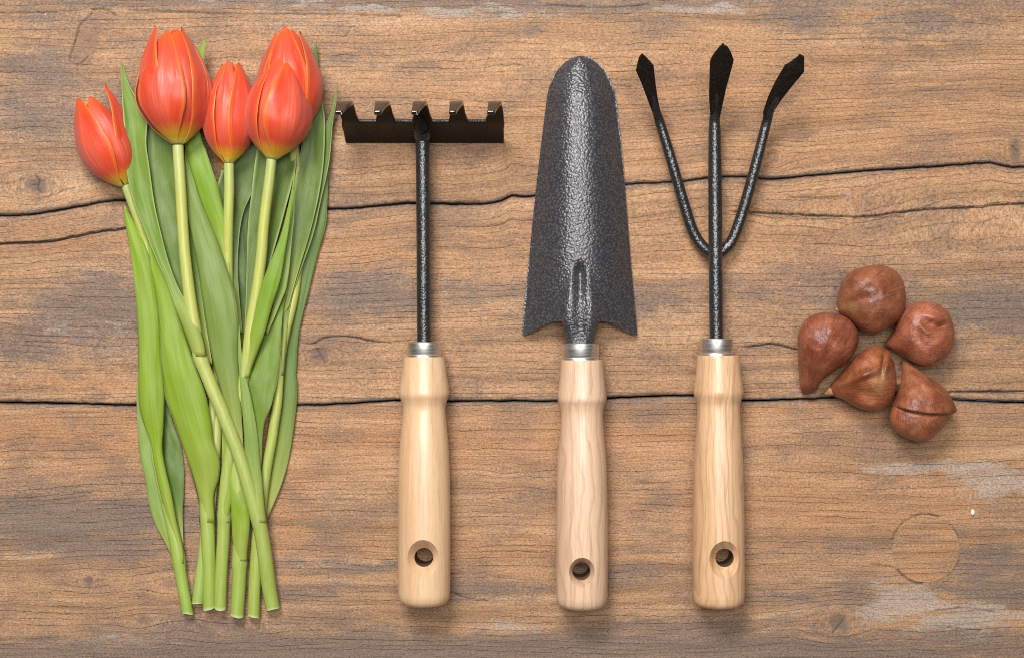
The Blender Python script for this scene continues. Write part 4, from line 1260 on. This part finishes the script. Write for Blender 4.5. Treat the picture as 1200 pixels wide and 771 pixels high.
lt = bar(cult, "prong", [(838, 300, 18), (829, 294, 18), (820, 285, 18), (811.5, 270, 19), (803.5, 246, 21), (791, 203, 25), (781, 169, 28), (773, 143, 31), (769, 130, 40), (765, 112, 54)], [6.4, 6.4, 6.4, 6.3, 6.2, 6.0, 5.6, 3.4], M_SHAFT, 70)
plate(lt, "prong_tip", [(768, 141, 36), (764.5, 132, 41), (759, 118, 52), (752.5, 100, 64), (745, 83, 77), (747, 74, 82), (748.7, 67.5, 86), (750, 65.3, 87)], [(775.5, 141, 36), (774, 132, 41), (771, 117, 52), (768.5, 100, 64), (766, 77, 79), (761, 71, 83), (757, 67, 86), (755.5, 65.3, 87)], 6.0, M_HEAD, 13, 60, 1.5, 1.5)
rt = bar(cult, "prong", [(838, 300, 18), (847, 294, 18), (856, 285, 18), (863.5, 269, 19), (872, 243, 21), (884, 200, 25), (893, 165, 28), (898.5, 143, 31), (902.5, 130, 40), (911, 113, 54)], [6.4, 6.4, 6.4, 6.3, 6.2, 6.0, 5.6, 3.4], M_SHAFT, 70)
plate(rt, "prong_tip", [(895, 141, 36), (894, 132, 41), (900, 114, 54), (907.5, 98, 65), (919.5, 77, 79), (929, 70.5, 83), (934, 67, 86), (935.5, 65.2, 87)], [(904.5, 141, 36), (907, 131, 41), (916, 117, 52), (928, 102, 63), (942.5, 84.5, 77), (942.5, 74, 82), (942.5, 68, 86), (941.5, 65.2, 87)], 6.0, M_HEAD, 13, 60, 1.5, 1.5)


# ------------------------------------------------------------------ bulbs
def inflate(outline, step=1.0):
    """height of a smooth pillow over a closed outline: twice the root of a membrane solution"""
    o = np.asarray(outline, float)
    x0, y0 = o.min(0) - 3
    x1, y1 = o.max(0) + 3
    xs, ys = np.arange(x0, x1 + step, step), np.arange(y0, y1 + step, step)
    X, Y = np.meshgrid(xs, ys)
    ins = np.zeros(X.shape, bool)
    j = len(o) - 1
    for i in range(len(o)):
        c = ((o[i, 1] > Y) != (o[j, 1] > Y)) & (X < (o[j, 0] - o[i, 0]) * (Y - o[i, 1]) / (o[j, 1] - o[i, 1] + 1e-12) + o[i, 0])
        ins ^= c
        j = i
    p = np.zeros(X.shape)
    for _ in range(2600):
        q = 0.25 * (np.roll(p, 1, 0) + np.roll(p, -1, 0) + np.roll(p, 1, 1) + np.roll(p, -1, 1) + step * step)
        p = np.where(ins, q, 0)

    def f(x, y):
        i = np.clip((y - ys[0]) / step, 0, len(ys) - 1.001)
        jx = np.clip((x - xs[0]) / step, 0, len(xs) - 1.001)
        a, b = i.astype(int), jx.astype(int)
        fi, fj = i - a, jx - b
        v = (p[a, b] * (1 - fj) + p[a, b + 1] * fj) * (1 - fi) + (p[a + 1, b] * (1 - fj) + p[a + 1, b + 1] * fj) * fi
        return 2 * np.sqrt(np.maximum(v, 0))
    return f


def closed(pts, n):
    p = np.asarray(pts, float)
    q = np.vstack([p[-2:], p, p[:3]])
    d = catmull(q, 3000)
    i0 = np.argmin(np.hypot(*(d[:1500] - p[0]).T))
    i1 = 1500 + np.argmin(np.hypot(*(d[1500:] - p[0]).T))
    d = d[i0:i1]
    s = np.r_[0, np.cumsum(np.hypot(*np.diff(d, axis=0).T))]
    t = np.linspace(0, s[-1], n, endpoint=False)
    return np.stack([np.interp(t, s, d[:, 0]), np.interp(t, s, d[:, 1])], -1)


def bulb(label, outline, centre, tip, slope, tint, relief, marks, seed, hscale=0.93):
    """bulb lying on the table; outline is its silhouette, relief(x, y) dents it, marks(x, y) gives scars"""
    NT_, NR = 150, 46
    oc = closed(outline, NT_)
    h = inflate(oc)
    c = np.asarray(centre, float)
    s = np.sin(np.linspace(0, np.pi / 2, NR))
    s[-1] = 1.0
    px = c[0] + s[:, None] * (oc[:, 0] - c[0])[None]
    py = c[1] + s[:, None] * (oc[:, 1] - c[1])[None]
    hh = h(px, py) * hscale
    hh[-1] = 0
    hmax = hh.max()
    tipv = np.asarray(tip, float) - c
    Lt = np.hypot(*tipv)
    al = ((px - c[0]) * tipv[0] + (py - c[1]) * tipv[1]) / Lt ** 2
    zm = hmax * 0.97 - slope * np.clip(al, 0, 1.1) ** 1.5
    dz = relief(px, py)
    env = smooth(0, 0.25, 1 - s)[:, None]
    lump = (fbm(px / 16., py / 16., 700 + seed, 3) - 0.5) * 6.5
    lay = smooth(.55, .585, fbm(px / 24. + seed, py / 24., 820 + seed, 4))
    zt_ = zm + hh + (dz + lump * 0.6 + 0.3 * lay) * env
    zb_ = np.maximum(zm - hh, 0.3)
    top = pt(px, py, zt_)
    bot = pt(px, py, zb_)
    V = np.vstack([top.reshape(-1, 3), bot[:-1].reshape(-1, 3)])
    F1 = grid_faces(NR, NT_, True)
    F2 = grid_faces(NR - 1, NT_, True)[:, ::-1] + NR * NT_
    last = NR * NT_ + (NR - 2) * NT_
    j = np.arange(NT_)
    F3 = np.stack([(NR - 1) * NT_ + j, (NR - 1) * NT_ + (j + 1) % NT_, last + (j + 1) % NT_, last + j], -1)
    ang = np.arctan2(py - tip[1], px - tip[0])
    rad = np.hypot(px - tip[0], py - tip[1])
    bl = np.stack([ang, rad, np.full_like(ang, seed)], -1)
    mk = marks(px, py)
    mk = (mk[0], mk[1], np.maximum(mk[2], 0.05 * lay + 0.12 * (lay > .15) * (lay < .8)))
    bm_ = np.stack([mk[0], mk[1], mk[2], np.ones_like(ang)], -1)
    t = empty("tulip_bulb", centre[0], centre[1], label, "bulb", "brown tulip bulbs beside the cultivator")
    o = mesh_obj("bulb_skin", V, np.vstack([F1, F2, F3]), M_BULB, t,
                 {"bl": ('FLOAT_VECTOR', np.vstack([bl.reshape(-1, 3), bl[:-1].reshape(-1, 3)])), "bm": ('FLOAT_COLOR', np.vstack([bm_.reshape(-1, 4), bm_[:-1].reshape(-1, 4)]))}, color=tint)
    fix_normals(o)
    return t, zm, hmax


def g2(x, y, cx, cy, rx, ry, rot=0.0):
    c, s = math.cos(math.radians(rot)), math.sin(math.radians(rot))
    a, b = (x - cx) * c + (y - cy) * s, -(x - cx) * s + (y - cy) * c
    return np.exp(-(a / rx) ** 2 - (b / ry) ** 2)


def nomark(x, y):
    return (x * 0, x * 0, x * 0)


def nub(parent, name, px, py, z, r, direction, tint):
    """small dried tip or root scab: a ragged little cone"""
    d = np.array([direction[0], direction[1]], float)
    d /= np.hypot(*d)
    n = 9
    path = [pt(px + d[0] * t * r * 1.6, py + d[1] * t * r * 1.6, z - t * 2) for t in np.linspace(-0.7, 1, n)]
    rad = np.array([.5, .8, 1, 1, .95, .85, .7, .5, .25]) * r * S
    V, F, _ = tube(np.array(path), rad, 14)
    V = V + (RNG.random(V.shape) - .5) * 1.3 * S
    k = len(V)
    o = mesh_obj(name, V, F, M_BULB, parent, {"bl": ('FLOAT_VECTOR', np.stack([RNG.random(k), RNG.random(k) * 9, np.zeros(k)], -1)),
                                             "bm": ('FLOAT_COLOR', np.tile([0, .45, .30, 1], (k, 1)))}, color=tint)
    fix_normals(o)


t, zm, hm = bulb("round brown bulb at the top of the cluster, tip turned down left", [(983, 366), (980, 358), (983, 342), (988, 329), (997, 319), (1012, 313), (1030, 310.5), (1046, 315), (1057, 327), (1061.5, 345), (1060, 362), (1053, 375), (1040, 385), (1022, 391), (1008, 386), (995, 374)],
                 (1022, 350), (982, 361), 12, (0.86, 0.84, 0.82), lambda x, y: 3 * g2(x, y, 1037, 342, 14, 12) - 3 * g2(x, y, 1003, 352, 26, 5, -15) - 2.5 * g2(x, y, 1020, 330, 24, 4, -30),
                 lambda x, y: (x * 0, .6 * g2(x, y, 997, 362, 12, 9), x * 0), 1)
nub(t, "bulb_tip", 986, 361, hm - 8, 5.0, (-1, .3), (1, 1, 1))
bulb("reddish bulb on the left of the cluster, tip pointing down", [(939, 458), (936, 435), (934.5, 405), (936, 388), (945, 374), (958, 367), (974, 366), (992, 372), (1003, 384), (1006.5, 396), (1003, 410), (993, 424), (976, 436), (962, 447), (957, 457), (948, 461)],
     (970, 402), (947, 460), 24, (0.92, 0.80, 0.86), lambda x, y: -2.5 * g2(x, y, 965, 425, 6, 26, 25) + 2 * g2(x, y, 975, 388, 14, 10), nomark, 2)
bulb("dented rosy bulb on the right of the cluster, tip pointing left", [(1037, 403), (1046, 389), (1053, 372), (1064, 359), (1080, 353.5), (1096, 355), (1110, 364), (1117, 380), (1118.5, 396), (1113, 413), (1102, 425), (1087, 429), (1072, 425), (1056, 416), (1044, 409)],
     (1085, 392), (1037, 403), 22, (1.18, 1.10, 1.22), lambda x, y: -7 * g2(x, y, 1090, 380, 11, 5.5, 30) - 4.5 * g2(x, y, 1103, 383, 9, 4, -25) + 3.5 * g2(x, y, 1094, 371, 12, 5, 15) - 3 * g2(x, y, 1078, 395, 6, 9) + 3 * g2(x, y, 1084, 387, 9, 4, 30),
     lambda x, y: (.8 * g2(x, y, 1099, 422, 5, 1.3, -20), x * 0, x * 0), 3)
t, zm, hm = bulb("coppery bulb at the centre bottom with yellow scar and blunt tip", [(970, 459), (974, 450), (983, 440), (998, 424), (1012, 410), (1027, 405), (1040, 410), (1047, 422), (1050, 438), (1050.5, 452), (1046, 467), (1037, 478), (1022, 481.5), (1006, 478), (990, 469), (977, 464)],
                 (1022, 445), (969, 460), 24, (1.0, 0.92, 0.80), lambda x, y: 6 * g2(x, y, 1010, 440, 34, 5, -22) - 5 * g2(x, y, 1016, 462, 20, 9, 5) - 4 * g2(x, y, 1034, 428, 3, 13, 10) + 3 * g2(x, y, 1039, 430, 3, 13, 10),
                 lambda x, y: (.75 * g2(x, y, 1033.5, 424, 1.2, 9, 8) + .5 * g2(x, y, 1012, 456.5, 14, 1.0, 8), .95 * g2(x, y, 1031, 446, 8, 13, 20), x * 0), 4)
nub(t, "bulb_tip", 974, 458, hm - 16, 5.0, (-1, .5), (1, 1, 1))
nub(t, "root_plate", 1051, 447, hm - 8, 4.5, (1, .1), (.8, .8, .8))
CRK = catmull([(1044, 471), (1051, 476), (1058, 479), (1066, 481.5), (1076, 483.5), (1087, 485), (1098, 485), (1110, 484.5), (1122, 481)], 60)


def split_relief(x, y):
    cy = np.interp(x, CRK[:, 0], CRK[:, 1])
    d = y - cy
    return -5.0 * smooth(-0.5, 1.0, d) * np.exp(-np.clip(d, 0, 99) / 16) + 2.2 * np.exp(-np.clip(-d, 0, 99) / 7) * (d < 0.3) - 3 * np.exp(-(d / 1.2) ** 2) + 2.5 * g2(x, y, 1083, 450, 2.5, 2)


bulb("split bulb at the lower right, cracked skin and tip pointing up", [(1059, 421), (1064, 423), (1074, 431), (1090, 443), (1103, 451), (1112, 461), (1118, 472), (1121.5, 481), (1115, 486), (1110, 494), (1103, 503), (1092, 513), (1080, 518), (1068, 515), (1056, 510), (1046, 501), (1042, 489), (1046, 475), (1052, 460), (1056, 443), (1057, 428)],
     (1080, 478), (1059, 420), 20, (1.0, 0.95, 0.92), split_relief,
     lambda x, y: (np.clip(0.8 * np.exp(-((y - np.interp(x, CRK[:, 0], CRK[:, 1]) - .3) / (0.5 + .7 * g2(x, y, 1090, 485, 25, 40))) ** 2), 0, 1) * (x > 1049), .25 * g2(x, y, 1060, 430, 8, 14), x * 0), 5)


# a tiny pale chip left lying on the lower plank
a, b = np.meshgrid(np.linspace(0, np.pi, 9), np.linspace(0, 2 * np.pi, 14, endpoint=False), indexing='ij')
rad = 1 + 0.25 * (fbm(a * 2 + 3, np.cos(b) * 2 + 4, 905, 2) - 0.5)
V = pt(1140 + 2.6 * rad * np.sin(a) * np.cos(b), 600 + 3.6 * rad * np.sin(a) * np.sin(b), 2.0 + 1.6 * np.cos(a)).reshape(-1, 3)
M_CHIP = mat_simple("pale_wood_chip", (0.70, 0.64, 0.55), 0.7)
chip = mesh_obj("wood_chip", V, grid_faces(9, 14, True), M_CHIP, None, origin=pt(1140, 600, 0))
fix_normals(chip)
chip["label"], chip["category"] = "tiny whitish chip lying on the lower plank above right of the round plug", "wood chip"
